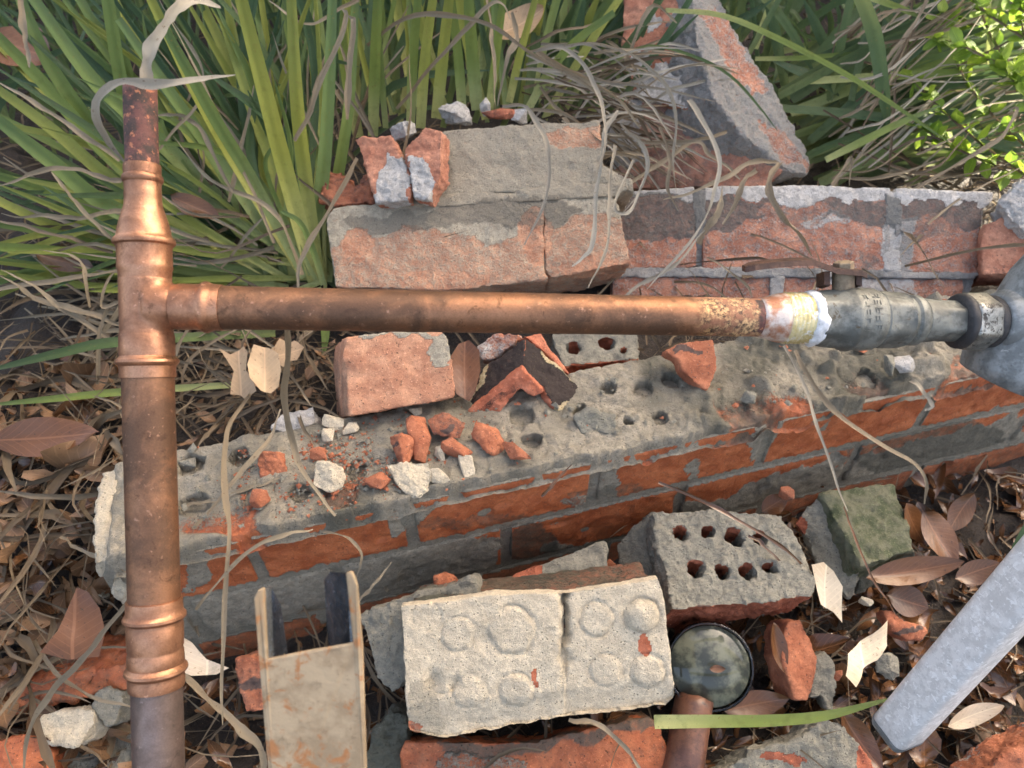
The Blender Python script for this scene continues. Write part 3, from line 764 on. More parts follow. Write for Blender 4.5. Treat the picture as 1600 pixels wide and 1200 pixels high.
# branch
B0 = D(232, 478.5, 0.476); B1 = D(1210, 496.5, 0.522)
BX = (B1 - B0).normalized()
B1x = B0 + BX * 2
def bt(x):
    lo, hi = 0.0, 1.5
    for _ in range(40):
        m = (lo + hi) / 2
        if to_px(np.array([B0 + BX * m]))[0, 0] < x: lo = m
        else: hi = m
    return lo
def bprof(L):
    o = []
    for x, r in L:
        t = bt(x); d = (B0 + BX * t - CAM).dot(FWD); o.append((t, r * d / FPX))
    return o
Va, Fa = lathe(RA, RB, rprof([(434, 38.2), (438, 38.8), (518, 38.8), (522, 38.8)]), 64)
Vb, Fb = lathe(B0, B1x, bprof([(232, 35.6), (262, 35.6), (277, 35.4)]), 64)
co, no, fi = voxel(Va + Vb, Fa + [[i + len(Va) for i in f] for f in Fb], 0.0009)
ed = np.concatenate([fi[:, [0, 1]], fi[:, [1, 2]], fi[:, [2, 3]], fi[:, [3, 0]]])
jx = to_px(co); wgt = np.exp(-((jx[:, 0] - 258) / 26) ** 2)
wgt = np.where((jx[:, 0] > 272) | (jx[:, 1] < 438) | (jx[:, 1] > 518), 0.0, wgt)
for _ in range(90):
    acc = np.zeros_like(co); cnt = np.zeros(len(co))
    for k in (0, 1): np.add.at(acc, ed[:, k], co[ed[:, 1 - k]]); np.add.at(cnt, ed[:, k], 1)
    co = co + (acc / np.maximum(cnt, 1)[:, None] - co) * (0.55 * wgt)[:, None]
put('tee', co, fi, M_FIT, pw, {'scorch': np.zeros(len(co))})
V, F = lathe(RA, RB, rprof([(516, 38.6), (520, 39.0), (524, 39.6), (526, 40.4), (552, 40.6), (556, 40.2), (559, 42.4), (562, 45.6), (566, 46.4), (569, 45), (572, 41.6), (576, 40.8),
                            (588, 41), (590, 40.6), (590.5, 38)]), 64)
put('tee_socket', V, F, M_FIT, pw, {'scorch': np.zeros(len(V))}, sharp=34)
V, F = lathe(B0, B1x, bprof([(272, 34.8), (276, 35.2), (280, 36.2), (300, 36.0), (312, 36.2), (316, 38), (321, 40.4), (326, 40.2), (331, 37.5), (335, 36.4), (345, 36.2), (347.5, 35.6), (348, 33)]), 64)
put('tee_branch', V, F, M_FIT, pw, {'scorch': np.zeros(len(V))}, sharp=34)
def bheat(x, y):
    return max(0.0, min(1.0, (x - 1040) / 90)) * 0.95 + (1.0 if 1186 < x else 0)
V, F = lathe(B0, B1x, dens(bprof([(300, 34.2), (1206, 29.8)])), 56)
put('branch_pipe', V, F, M_COP, pw, heat_by(V, bheat))
ad = thing  # (keeps the builders short)
V, F = lathe(B0, B1x, bprof([(1184, 30.5), (1190, 32), (1198, 33.5), (1206, 36.5), (1214, 38.3), (1222, 39)]), 56)
o = put('adapter', V, F, M_FLUX, pw)
thr = [(1221, 39)]
for k in range(6):
    x = 1223 + k * 6.5; thr += [(x, 38.6), (x + 2.2, 40.6), (x + 4.4, 38.6)]
V, F = lathe(B0, B1x, bprof(thr + [(1263, 38)]), 56)
put('thread', V, F, M_BRASS, o)
V, F = lathe(B0, B1x, bprof([(1257, 38), (1258, 41.6), (1262, 43), (1267, 43.4), (1272, 42.8), (1276, 41), (1278, 38)]), 56)
V = np.array(V); V = V + 0.0012 * np.stack([fbm(V, 260, 2, s) for s in (1, 2, 3)], 1)
put('thread_tape', V, F, M_TAPE, o)
vp = bprof([(1272, 36), (1273, 42), (1280, 44), (1296, 45.5), (1306, 46), (1312, 48), (1318, 50.5), (1322, 50.8), (1326, 49.4), (1330, 49), (1345, 49.2), (1357, 48.5), (1362, 46), (1366, 43.5), (1368, 44.5),
            (1372, 45), (1404, 43.5), (1408, 42), (1412, 38), (1416, 36.5), (1420, 39.5), (1428, 39.5), (1433, 36), (1437, 33)])
V, F = lathe(B0, B1x, vp, 60, hexa=[(bt(1274), bt(1304)), (bt(1370), bt(1405))])
valve = put('valve_body', V, F, M_VALVE, pw, sharp=34)
vp = bprof([(1432, 31), (1436, 34.5), (1450, 33.5), (1462, 31.5), (1466, 32.5), (1470, 32.5), (1508, 31.5), (1510, 26)])
V, F = lathe(B0, B1x, vp, 60, hexa=[(bt(1466), bt(1509))])
put('hex_nipple', V, F, M_VALVE, pw, sharp=34)
V, F = lathe(B0, B1x, bprof([(1492, 30), (1493, 40), (1496, 43), (1502, 43.5), (1505, 41), (1506, 30)]), 48)
put('rubber_ring', V, F, M_RUBBER, pw)
V, F = lathe(B0, B1x, bprof([(1500, 33), (1502, 41), (1506, 44.5), (1536, 45), (1541, 42), (1542, 34)]), 60, hexa=[(bt(1501), bt(1541.5))])
put('union_nut', V, F, M_NUT, pw, sharp=34)
V, F = lathe(B0, B1x, bprof([(1538, 36), (1541, 40), (1548, 41), (1553, 38), (1555, 32)]), 48)
put('rubber_ring', V, F, M_RUBBER, pw)
# raised cast lettering on the valve, worn past reading
bc = B0 + BX * bt(1338); up_ = (UP - BX * UP.dot(BX)).normalized(); out_ = BX.cross(up_)
if out_.dot(-FWD) < 0: out_ = -out_
rv = 49.2 * 0.533 / FPX
lb = Bag()
for row, xx in enumerate((1328, 1346)):
    for k in range(5):
        th = math.radians(-22 + k * 15 + row * 4)
        c = B0 + BX * bt(xx) + (out_ * math.cos(th) + up_ * math.sin(th)) * rv
        tv = (up_ * math.cos(th) - out_ * math.sin(th)); nv = (out_ * math.cos(th) + up_ * math.sin(th))
        for (a0, b0, a1, b1) in random.sample([(-2.4, -1.6, 2.4, -1.0), (-2.4, 1.0, 2.4, 1.6), (-2.4, -1.6, -1.8, 1.6), (1.8, -1.6, 2.4, 1.6), (-0.3, -1.6, 0.3, 1.6)], 3):
            q = [c + BX * (a * 0.001) + tv * (b * 0.001) for a, b in ((a0, b0), (a1, b0), (a1, b1), (a0, b1))]
            V, F = prism([p + nv * 0.0002 for p in q], -nv * 0.0012); lb.add(V, F, {'rnd': [0] * 8})
lb.put('cast_lettering', M_VALVE, valve, smooth=False)
# stem, lever and bolt
def cyl(a, b, r, seg=28, hexa=False, bev=0.0006):
    L = (b - a).length
    return lathe(a, b, [(0, r - bev), (bev, r), (L - bev, r), (L, r - bev)], seg if not hexa else 6)
s0 = D(1318, 470, 0.528); s1 = D(1318, 424, 0.522)
V, F = cyl(s0, s1, 17 * 0.525 / FPX); put('stem', V, F, M_RUSTG, pw)
b0 = D(1318, 424, 0.5205); b1 = D(1318, 409, 0.5185)
V, F = cyl(b0, b1, 15.5 * 0.52 / FPX, hexa=True); bo = put('bolt', V, F, M_RUSTG, pw, smooth=False)
lev = [(1346, 428, .522), (1338, 424, .522), (1300, 421, .521), (1282, 414, .52), (1264, 408.5, .519), (1240, 409, .518), (1200, 412.5, .516), (1175, 416, .515), (1162, 420, .515)]
hw = [0.009, 0.0095, 0.0095, 0.0085, 0.008, 0.008, 0.008, 0.0075, 0.004]
dvec = (FWD * 0.96 + UP * 0.27).normalized()
Vt = []
for (x, y, d), w in zip(lev, hw):
    c = D(x, y, d)
    for sgn, h in ((-1, 1), (1, 1), (1, -1), (-1, -1)): Vt.append(tuple(c + dvec * (w * sgn) + UP * (0.0019 * h)))
Ft = [[i * 4 + k, i * 4 + (k + 1) % 4, (i + 1) * 4 + (k + 1) % 4, (i + 1) * 4 + k] for i in range(len(lev) - 1) for k in range(4)] + [[0, 1, 2, 3], [len(Vt) - 4 + k for k in (3, 2, 1, 0)]]
lv = put('lever', Vt, Ft, M_RUST, pw, smooth=False)
for x0_, x1_ in ((1288, 1297), (1338, 1347)):
    q = [D(x0_, 424, 0.517), D(x1_, 424, 0.517), D(x1_, 447, 0.519), D(x0_, 445, 0.519)]
    V, F = prism(q, FWD * 0.014); put('stop_tab', V, F, M_RUST, lv, smooth=False)
# big cast fitting at the frame edge: a body across the pipe with a flanged mouth upwards
fc = B0 + BX * bt(1630)
fax = (UP * 0.86 + RT * 0.32 - FWD * 0.35).normalized()
V, F = lathe(fc - fax * 0.05, fc + fax * 0.08, [(0, 0.022), (0.002, 0.033), (0.012, 0.036), (0.04, 0.037), (0.075, 0.036), (0.095, 0.0315), (0.104, 0.031), (0.106, 0.034), (0.116, 0.0345), (0.118, 0.032)], 56)
cf = put('cast_fitting', V, F, M_CAST, pw)
V, F = lathe(fc + fax * 0.066, fc + fax * 0.08, [(0, 0.028), (0.0055, 0.029), (0.007, 0.027)], 48)
put('cap_disc', V, F, M_ENAMEL, cf)
V, F = lathe(B0, B1x, bprof([(1551, 36), (1552, 43), (1558, 47), (1575, 54), (1600, 62), (1625, 66)]), 56)
put('fitting_neck', V, F, M_CAST, cf)

# ================================================================== BRICKS LYING ON THE WALL
pT = Z(620, 640, 0.012); nT = nrm(-0.05, 0.15)
t1 = thing('loose_brick', pT, 'clean salmon brick lying on the wall just below the copper pipe', 'brick')
pT = pT + nT * 0.02
chunk('brick', [(540, 527), (600, 519), (690, 517), (702, 530), (712, 621), (546, 651), (536, 560)], pT, nT, 0.07, M_OLD, t1, ext=-nT * 0.075 + RT * -0.032 + UP * 0.006,
      paint=[('mort', 0.05, 'all'), ('dark', 0.05, 'all'), ('mort', 1, 'blob', (690, 545, 18, 34)), ('mort', 1, 'blob', (620, 522, 60, 7)), ('dark', 0.45, 'poly', [(480, 555), (533, 560), (545, 660), (480, 660)]), ('mort', 0.8, 'blob', (500, 560, 10, 14))], rough=0.7)
# sooty V-shaped corner
pV = Z(820, 650, 0.03)
v1 = thing('sooty_brick_corner', pV, 'black-faced V-shaped broken corner piece standing on the wall', 'brick shard')
pa = D(815, 590, 0.785)
sp = [('dark', 1.0, 'all')]
rim = [('dark', 0.0, 'poly', [(720, 650), (740, 648), (812, 580), (824, 590), (846, 612), (870, 640), (850, 650), (822, 600), (730, 675)]), ('mort', 0.0, 'all')]
na_ = nrm(-0.55, 0.5); nb_ = nrm(0.6, 0.45)
chunk('black_face', [(742, 600), (758, 570), (820, 528), (818, 582), (735, 652), (724, 645)], pa, na_, 0.012, M_BLACK, v1, paint=[('dark', 1.5, 'face', tuple(na_), 0.5), ('dark', 0.95, 'blob', (780, 600, 60, 60)), ('mort', 0.9, 'poly', [(722, 640), (755, 566), (762, 572), (734, 646)]), ('dark', 0.1, 'poly', [(722, 640), (755, 566), (761, 572), (731, 646)])], rough=1.2, vox=0.0018)
chunk('black_face', [(820, 528), (846, 545), (880, 575), (910, 612), (912, 634), (884, 646), (868, 640), (850, 605), (818, 582)], pa, nb_, 0.012, M_BLACK, v1, paint=[('dark', 1.5, 'face', tuple(nb_), 0.5), ('mort', 1.0, 'blob', (884, 640, 20, 12)), ('dark', 0.0, 'blob', (884, 640, 20, 12)), ('dark', 0.1, 'blob', (908, 628, 10, 20)), ('mort', 0.9, 'poly', [(845, 543), (880, 572), (912, 612), (902, 612), (872, 580), (842, 552)]), ('dark', 0.1, 'poly', [(846, 543), (880, 570), (912, 612), (906, 612), (874, 578), (842, 549)])], rough=1.2, vox=0.0018)
chunk('broken_edge', [(716, 656), (730, 642), (816, 576), (850, 612), (834, 620), (813, 606), (792, 632), (764, 662), (738, 680)], pa - FWD * 0.004, nrm(0.0, -0.3), 0.02, M_BLACK, v1, dark=0.0, paint=[('dark', 0.55, 'poly', [(735, 650), (800, 600), (806, 606), (745, 660)])], rough=0.8, vox=0.0012)
chunk('broken_edge', [(820, 526), (845, 520), (862, 548), (896, 590), (882, 580), (848, 548)], pa + FWD * 0.012, nrm(0.5, 0.2), 0.02, M_BLACK, v1, rough=0.8, vox=0.0012)
chunk('broken_edge', [(748, 545), (775, 520), (812, 522), (800, 540), (765, 562), (752, 560)], pa + FWD * 0.02, nrm(-0.2, 0.3), 0.02, M_LIME, v1, mort=0.5, rough=2, vox=0.002)
# holed piece behind
shard('holed_brick_piece', 'grey mortared holed brick piece at the back of the wall under the pipe', 'brick', [(862, 520), (960, 512), (998, 520), (1000, 552), (996, 562), (880, 572), (868, 545)], 0.885, (0, 0.75), 0.05, M_GREY,
      mort=1.0, dark=0.15, paint=[('mort', 0.0, 'face', tuple(-UP * 0.7 - FWD * 0.7), 0.75)], cuts=[(898, 543, 0.009, 0.03), (948, 537, 0.010, 0.03), (975, 548, 0.006, 0.03)], ext=Vector((0, 0.01, -0.045)), vox=0.002)
shard('terracotta_shard', 'triangular orange terracotta shard with soot streak standing on the wall under the pipe', 'brick shard', [(1040, 549), (1062, 538), (1114, 530), (1120, 575), (1106, 611), (1088, 600), (1066, 578), (1060, 562)], 0.80, (0.05, 0.2), 0.022, M_CHIP,
      paint=[('dark', 0.9, 'poly', [(1050, 548), (1095, 542), (1096, 550), (1055, 556)])], rough=0.9)

# --- chips on the wall
def rock(name, label, cat, px, py, w, h, d3, mat, z=0.010, mort=0.0, dark=0.0, paint=(), group=None, seed=0, ang=0.0, rough=1.0, flat=0.6, dep=None):
    r = random.Random(seed + int(px * 7 + py))
    c = D(px, py, dep) if dep else Z(px, py, z + 0.0)
    d = (c - CAM).dot(FWD); sx, sy = w * d / FPX / 2, h * d / FPX / 2
    pts = []
    for _ in range(12):
        v = Vector((r.gauss(0, 1), r.gauss(0, 1), r.gauss(0, 1))).normalized()
        k = max(abs(v.x), abs(v.y), abs(v.z)); v = v * (0.55 / k + 0.5) * r.uniform(0.86, 1.05)
        pts.append(v)
    mx = [max(abs(p[i]) for p in pts) for i in range(3)]
    bm = bmesh.new(); ca, sa = math.cos(ang), math.sin(ang); nz = Vector((0, -0.35, 0.94)).normalized() if not dep else -FWD
    upv = (UP - nz * UP.dot(nz)).normalized()
    for p in pts:
        a, b, e = p.x / mx[0] * sx, p.y / mx[1] * sy / max(0.4, UP.dot(upv)), p.z / mx[2] * d3 / 2
        bm.verts.new(c + RT * (a * ca - b * sa) + upv * (a * sa + b * ca) + nz * (e + d3 * 0.35))
    g = bmesh.ops.convex_hull(bm, input=bm.verts)
    bmesh.ops.delete(bm, geom=[v for v in bm.verts if not v.link_faces], context='VERTS')
    V = [v.co.copy() for v in bm.verts]; bm.verts.index_update()
    F = [[v.index for v in f.verts] for f in bm.faces]; bm.free()
    co, no, fi = voxel(V, F, max(0.0006, min(sx, sy, d3) / 13))
    A = paint_attrs(co, no, mort, dark, paint, None, 9)
    co = roughen(co, no, (0.35 if min(sx, sy) < 0.012 else 1.2) * rough, 0.5)
    return tag(put(name, co, fi, mat, None, A, sharp=32), label, cat, group)
chips = [  # picture place and size, thickness, mortar, soot, slant, what singles it out
    (622, 712, 50, 44, 0.022, 0, 0.15, 0.1, 'rounded orange chip with grey smudge, beside the flat white mortar disc'),
    (657, 688, 30, 66, 0.018, 0, 0.1, 0.25, 'tall curved orange chip standing upright in the rubble row'),
    (699, 674, 54, 36, 0.018, 0, 0.5, -0.35, 'dark-stained curved orange chip below the salmon brick'),
    (716, 703, 46, 28, 0.016, 0, 0.0, 0.1, 'orange chip lying under the dark-stained curved chip'),
    (765, 690, 46, 50, 0.016, 0, 0.0, 0.2, 'flat five-sided orange chip at the end of the rubble row'),
    (805, 711, 48, 20, 0.012, 0, 0.0, -0.6, 'slim orange sliver slanting away from the rubble row'),
    (427, 731, 36, 34, 0.014, 0, 0.0, 0.1, 'square orange chip near the wall holes beside the riser'),
    (409, 781, 26, 26, 0.014, 0, 0.0, 0.4, 'small round orange chip near the wall front edge'),
    (587, 748, 42, 24, 0.012, 0.25, 0.2, -0.5, 'speckled orange chip left of the flat white mortar disc'),
    (506, 714, 34, 18, 0.008, 0.2, 0.1, -0.3, 'thin pinkish chip above the round grey mortar lump'),
]
for (x, y, w, h, t, mo, dk_, an, lb_) in chips:
    rock('brick_chip', lb_, 'brick chip', x, y, w * 1.2, h * 1.2, t * 1.15, M_CHIP, mort=mo, dark=dk_, ang=an, paint=[('dark', 0.85, 'blob', (x - 2, y - h * 0.22, w * 0.22, h * 0.16))] if dk_ > 0.12 else (), group='broken chips on the wall')
for (x, y, w, h, t, an, lb_) in [
    (514, 748, 46, 44, 0.014, 0.2, 'round pale grey mortar lump on the wall near the dangling straw blade'),
    (642, 752, 70, 48, 0.009, 0.0, 'flat white mortar disc at the front of the wall rubble'),
    (690, 746, 40, 24, 0.010, -0.4, 'small tapered mortar chip beside the flat white disc'),
    (727, 729, 24, 34, 0.010, 0.2, 'tall cream pebble below the five-sided orange chip'),
    (689, 711, 20, 24, 0.008, 0.3, 'tiny grey pebble between the orange chips'),
    (521, 661, 36, 22, 0.010, -0.5, 'white angular chip at the foot of the salmon brick'),
    (517, 681, 24, 20, 0.008, 0.0, 'small tan pebble below the white angular chip'),
    (548, 671, 26, 18, 0.007, 0.4, 'grey pebble close under the salmon brick corner'),
    (649, 645, 20, 18, 0.007, 0.0, 'light grey pebble touching the salmon brick underside'),
    (299, 731, 38, 24, 0.012, 0.1, 'smooth grey pebble sitting in the wall hole beside the riser')]:
    rock('mortar_chip', lb_, 'mortar chip', x, y, w * 1.15, h * 1.15, t, M_PALE if x != 299 else M_GREY, mort=1.0, dark=0.1, ang=an, group='broken chips on the wall', z=0.009 if x != 299 else -0.004)
shard('mortar_slab', 'bluish grey mortar slab at the back edge of the wall end', 'mortar lump', [(420, 668), (440, 648), (490, 634), (496, 660), (450, 678)], 0.79, (0, 0.5), 0.03, M_LIME, mort=1.0)
shard('mortar_slab', 'grey rectangular mortar slab stuck on the wall below the sooty corner', 'mortar lump', [(897, 650), (920, 641), (962, 648), (964, 660), (958, 676), (908, 678)], 0.775, (0, 0.3), 0.02, M_GREY, mort=1.0, dark=0.3)
shard('mortar_slab', 'cracked grey mortar slab on the wall front beside a bare brick patch', 'mortar lump', [(1128, 645), (1150, 632), (1192, 636), (1198, 650), (1150, 672), (1140, 664)], 0.815, (0, 0.8), 0.016, M_GREY, mort=1.0, dark=0.25)
shard('mortar_slab', 'fluted grey mortar lump below the triangular terracotta shard', 'mortar lump', [(1118, 614), (1140, 606), (1150, 622), (1140, 642), (1120, 640)], 0.825, (0, 0.7), 0.016, M_GREY, mort=1.0, dark=0.25)
rock('mortar_chip', 'small grey stone on the wall below the valve thread', 'mortar chip', 1167, 622, 26, 20, 0.010, M_GREY, mort=1, dark=0.2)
rock('mortar_chip', 'pale lump among straws on the wall under the valve', 'mortar chip', 1405, 572, 44, 30, 0.018, M_LIME, mort=1, dark=0.1, z=0.018)
rock('mortar_chip', 'grey upright lump on the wall under the hex valve end', 'mortar chip', 1383, 575, 26, 34, 0.02, M_GREY, mort=1, dark=0.15, z=0.018)
rock('brick_chip', 'small orange flake stuck beneath the grey cast fitting', 'brick chip', 1550, 573, 22, 22, 0.008, M_CHIP, z=0.016)
rock('brick_chip', 'tiny orange crumb on the cracked mortar slab', 'brick chip', 1148, 634, 14, 10, 0.005, M_CHIP, z=0.018)
# crumbs nobody could count
cb = Bag(); cg = Bag()
def crumb(bag, c, s):
    V = []; r = random
    for q in ((1, 0, 0), (-1, 0, 0), (0, 1, 0), (0, -1, 0), (0, 0, 1), (0, 0, -1)):
        V.append([c[i] + (q[i] + r.uniform(-.45, .45)) * s * (0.6 if i == 2 else 1) for i in range(3)])
    F = [[0, 2, 4], [2, 1, 4], [1, 3, 4], [3, 0, 4], [2, 0, 5], [1, 2, 5], [3, 1, 5], [0, 3, 5]]
    bag.add(V, F, {'mort': [0.0 if bag is cb else 1.0] * 6, 'dark': [r.uniform(0, .4)] * 6, 'rnd': [r.random()] * 6})
for _ in range(1500):
    t = random.betavariate(1.2, 2.4); x = 370 + t * 480; y = random.gauss(0, 42) + 734 - (x - 380) * 0.12
    a, b, _z = wl(np.array([Z(x, y, 0)]))
    if not (0.02 < a[0] < LW and 0.004 < b[0] < TH): continue
    p = Z(x, y, 0.0075); crumb(cb if random.random() < 0.62 else cg, p, abs(random.gauss(0.0, 0.0011)) + 0.0005)
for _ in range(260):
    a = random.uniform(0.02, LW); b = random.uniform(0.01, TH)
    crumb(cg if random.random() < 0.75 else cb, wp(a, b, 0.010), abs(random.gauss(0.001, 0.0016)) + 0.0007)
tag(cb.put('terracotta_crumbs', M_CHIP, smooth=False), 'orange brick crumbs scattered over the wall top', 'crumbs', kind='stuff')
tag(cg.put('mortar_crumbs', M_GREY, smooth=False), 'grey mortar crumbs scattered over the wall top', 'crumbs', kind='stuff')

# ================================================================== BRICKS IN FRONT OF THE WALL
# pale mortared brick with disc imprints
pf = D(840, 1030, 0.690); nf = nrm(0.02, 0.06)
f1 = thing('mortared_brick', PL(840, 1120, pf, nf) - nf * 0.08, 'pale mortar-covered brick with round plug marks, lowest in the middle of the heap', 'brick')
discs = [(715, 990, 27, .5), (800, 985, 36, .7), (640 + 26, 962, 22, -.4), (806, 1078, 27, 1.0), (735, 1080, 26, .3), (933, 968, 26, .6), (1003, 962, 27, 1.8), (1013, 1050, 26, .9), (946, 1048, 26, .5), (690, 1060, 22, .2)]
def f1shape(co, no, A):
    px = to_px(co); fr = (no @ np.array(nf)) > 0.6
    d = np.zeros(len(co))
    for (x, y, r, k) in discs:
        q = np.hypot(px[:, 0] - x, px[:, 1] - y) / r + 0.09 * fbm(co, 110, 2, int(x))
        pl_ = np.clip((1 - q) / 0.22, 0, 1); pl_ = pl_ * pl_ * (3 - 2 * pl_)
        d += 0.0015 * k * pl_ + (0.0030 if k > 1.5 else 0.0006) * k * np.clip(1 - q * q, 0, 1) - 0.0027 * min(1, abs(k) + 0.3) * np.exp(-((q - 1.05) / 0.09) ** 2) * (0.6 + 0.4 * fbm(co, 60, 2, 9))
    cr = np.abs(px[:, 0] - (882 + 0.03 * (px[:, 1] - 1000) + 9 * fbm(co, 50, 3, 5)))
    d -= 0.015 * np.exp(-(cr / 5) ** 2) * np.clip((1080 - px[:, 1]) / 80, 0, 1)
    d += 0.0022 * ((px[:, 0] < 882) * 1.0) + 0.0007 * fbm(co, 30, 3, 77) - 0.004 * np.clip(fbm(co, 40, 3, 79) - 0.75, 0, 1)
    low = np.clip((px[:, 1] - 1095 + 0.1 * (px[:, 0] - 700)) / 40, 0, 1); d -= 0.006 * low
    d -= 0.008 * np.exp(-(((px[:, 0] - 676) / 9) ** 2 + ((px[:, 1] - 1062) / 14) ** 2))
    return co + np.array(nf)[None] * (d * fr)[:, None]
chunk('mortar_face', [(626, 946), (700, 938), (770, 927), (838, 926), (880, 927), (980, 912), (1030, 903), (1036, 925), (1041, 960), (1044, 995), (1050, 1040), (1055, 1088), (1040, 1102), (960, 1112), (860, 1122), (760, 1142), (690, 1153), (640, 1142), (634, 1100), (632, 1040)],
      pf, nf, 0.016, M_PALE, f1, mort=1.0, dark=0.0, rough=0.6, shape=f1shape, vox=0.0017,
      paint=[('mort', 0.0, 'blob', (1008, 1006, 11, 16)), ('mort', 0.1, 'blob', (836, 1058, 5, 12)), ('mort', 0.3, 'blob', (655, 1135, 18, 14)), ('dark', 0.55, 'poly', [(636, 1070), (680, 1060), (700, 1150), (640, 1150)])])
chunk('brick', [(640, 950), (838, 932), (1022, 912), (1036, 1000), (1044, 1085), (690, 1138), (648, 1130)], pf - nf * 0.015, nf, 0.07, M_GREY, f1, dark=0.75, mort=0.5, ext=-nf * 0.07 + UP * 0.008, vox=0.003)
# holed brick
pH = Z(1150, 880, -0.085); nH = nrm(0.04, 0.62)
f2 = thing('holed_brick', pH - Vector((0, 0, 0.08)), 'grey mortared brick with two rows of core holes against the wall base', 'brick')
chunk('brick', [(1020, 800), (1120, 797), (1222, 804), (1250, 850), (1274, 908), (1268, 932), (1160, 945), (1052, 952), (1042, 900), (1026, 850)], pH, nH, 0.075, M_GREY, f2, mort=1.0, dark=0.05,
      ext=-nH * 0.068 + RT * -0.004, vox=0.0017, rough=1.9,
      cuts=[(1064, 833, .0085, .045), (1106, 830, .007, .045), (1149, 838, .0105, .045), (1188, 840, .008, .045), (1088, 888, .0095, .045), (1130, 892, .008, .045), (1168, 893, .009, .045), (1206, 888, .0075, .045)],
      paint=[('mort', -0.1, 'face', tuple((-UP - FWD * 0.3).normalized()), 0.6)])
chunk('broken_end', [(962, 852), (985, 825), (1020, 799), (1034, 850), (1050, 900), (1046, 930), (1010, 915), (975, 895)], pH + nH * 0.001 - RT * 0.0, nrm(-0.5, 0.3), 0.03, M_GREY, f2, mort=1.0, dark=0.35, rough=1.4,
      paint=[('mort', 1.1, 'all'), ('dark', 0.3, 'all')])
# mossy brick
pM = Z(1350, 820, -0.09); nM = nrm(0.15, 0.7)
f3 = thing('mossy_brick', pM - Vector((0, 0, 0.07)), 'brick with green mossy top and grey broken end near the wall base', 'brick')
def mossmat():
    m, nt, out = mk('mossy_brick_top')
    co = coords(nt); n1 = noise(nt, co, 60, 5, .65); n2 = noise(nt, co, 600, 4, .7)
    col = mix(nt, step(nt, n1, .38, .6), lin(58, 66, 40), lin(92, 92, 72)); col = mix(nt, step(nt, n2, .55, .7), col, lin(110, 116, 84))
    finish(nt, out, col, 0.8, bump(nt, math_(nt, 'ADD', n1, n2), 0.002, 0.9)); return m
M_MOSS = mossmat()
chunk('mossy_top', [(1283, 773), (1330, 762), (1396, 755), (1412, 800), (1430, 858), (1390, 872), (1346, 884), (1330, 850), (1305, 812)], pM, nM, 0.05, M_MOSS, f3, rough=1.6, vox=0.0024)
chunk('broken_end', [(1244, 818), (1262, 795), (1284, 772), (1306, 812), (1332, 852), (1347, 886), (1338, 915), (1324, 936), (1300, 910), (1275, 880)], pM + nM * 0.002, nrm(-0.45, 0.25), 0.035, M_GREY, f3, mort=1.0, dark=0.3, rough=1.6,
      paint=[('mort', 0.1, 'blob', (1258, 825, 14, 16)), ('dark', 0.0, 'blob', (1270, 800, 16, 16))])
chunk('side_face', [(1346, 884), (1430, 859), (1428, 885), (1390, 905), (1338, 930)], pM - nM * 0.012, nrm(0.1, -0.25), 0.03, M_GREY, f3, mort=0.9, dark=0.6, rough=1.6)
# pieces behind the pale brick
shard('brick_piece', 'wedge of mortared brick between the pale brick and the wall', 'brick', [(772, 922), (800, 900), (848, 880), (905, 858), (946, 844), (952, 905), (900, 925), (830, 935)], 0.775, (0, 0.45), 0.05, M_GREY, mort=0.95, dark=0.1,
      paint=[('mort', 0.2, 'poly', [(770, 925), (790, 900), (845, 870), (850, 900), (820, 930)])], cuts=[(880, 905, 0.008, 0.03)], rough=1.3, vox=0.0022)
shard('brick_piece', 'grey lumpy mortared brick end behind the pale brick, beside the steel tube', 'brick', [(560, 962), (600, 945), (640, 930), (742, 901), (747, 930), (640, 955), (640, 1060), (612, 1085), (588, 1062), (574, 1000)], 0.73, (-0.1, 0.2), 0.06, M_GREY, mort=1.0, dark=0.25,
      rough=2.0, vox=0.0024)
shard('brick_chip', 'orange chip poking up behind the lumpy mortared brick end', 'brick chip', [(678, 902), (695, 892), (715, 902), (712, 915), (682, 918)], 0.77, (0, 0.4), 0.02, M_CHIP)
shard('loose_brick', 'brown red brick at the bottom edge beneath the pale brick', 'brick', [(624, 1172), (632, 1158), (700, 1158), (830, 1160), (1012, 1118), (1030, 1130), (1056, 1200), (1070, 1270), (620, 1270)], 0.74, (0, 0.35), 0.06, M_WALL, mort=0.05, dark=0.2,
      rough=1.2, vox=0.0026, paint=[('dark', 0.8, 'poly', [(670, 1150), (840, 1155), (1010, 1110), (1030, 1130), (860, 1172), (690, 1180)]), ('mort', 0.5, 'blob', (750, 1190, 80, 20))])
shard('mortar_slab', 'dark rough lump between the steel tube and the pale brick', 'mortar lump', [(574, 1190), (590, 1130), (610, 1108), (632, 1118), (640, 1160), (625, 1230), (575, 1230)], 0.75, (0, 0.2), 0.05, M_GREY, mort=1, dark=0.8, rough=2.5)
shard('brick_piece', 'mortar-faced brick piece at the bottom edge beside the galvanised post', 'brick', [(1125, 1205), (1180, 1172), (1250, 1152), (1290, 1122), (1320, 1132), (1346, 1165), (1366, 1205), (1370, 1260), (1120, 1260)], 0.74, (0.05, 0.4), 0.05, M_GREY, mort=0.95, dark=0.05,
      paint=[('mort', 0.0, 'blob', (1352, 1190, 18, 30)), ('mort', 0.2, 'blob', (1220, 1185, 40, 7))], rough=1.8)
shard('brick_piece', 'orange brick corner cut off by the frame beneath the galvanised post', 'brick', [(1530, 1215), (1570, 1180), (1640, 1140), (1640, 1260), (1530, 1260)], 0.68, (0, 0.3), 0.05, M_CHIP, mort=0.25, dark=0.1, rough=1.5)
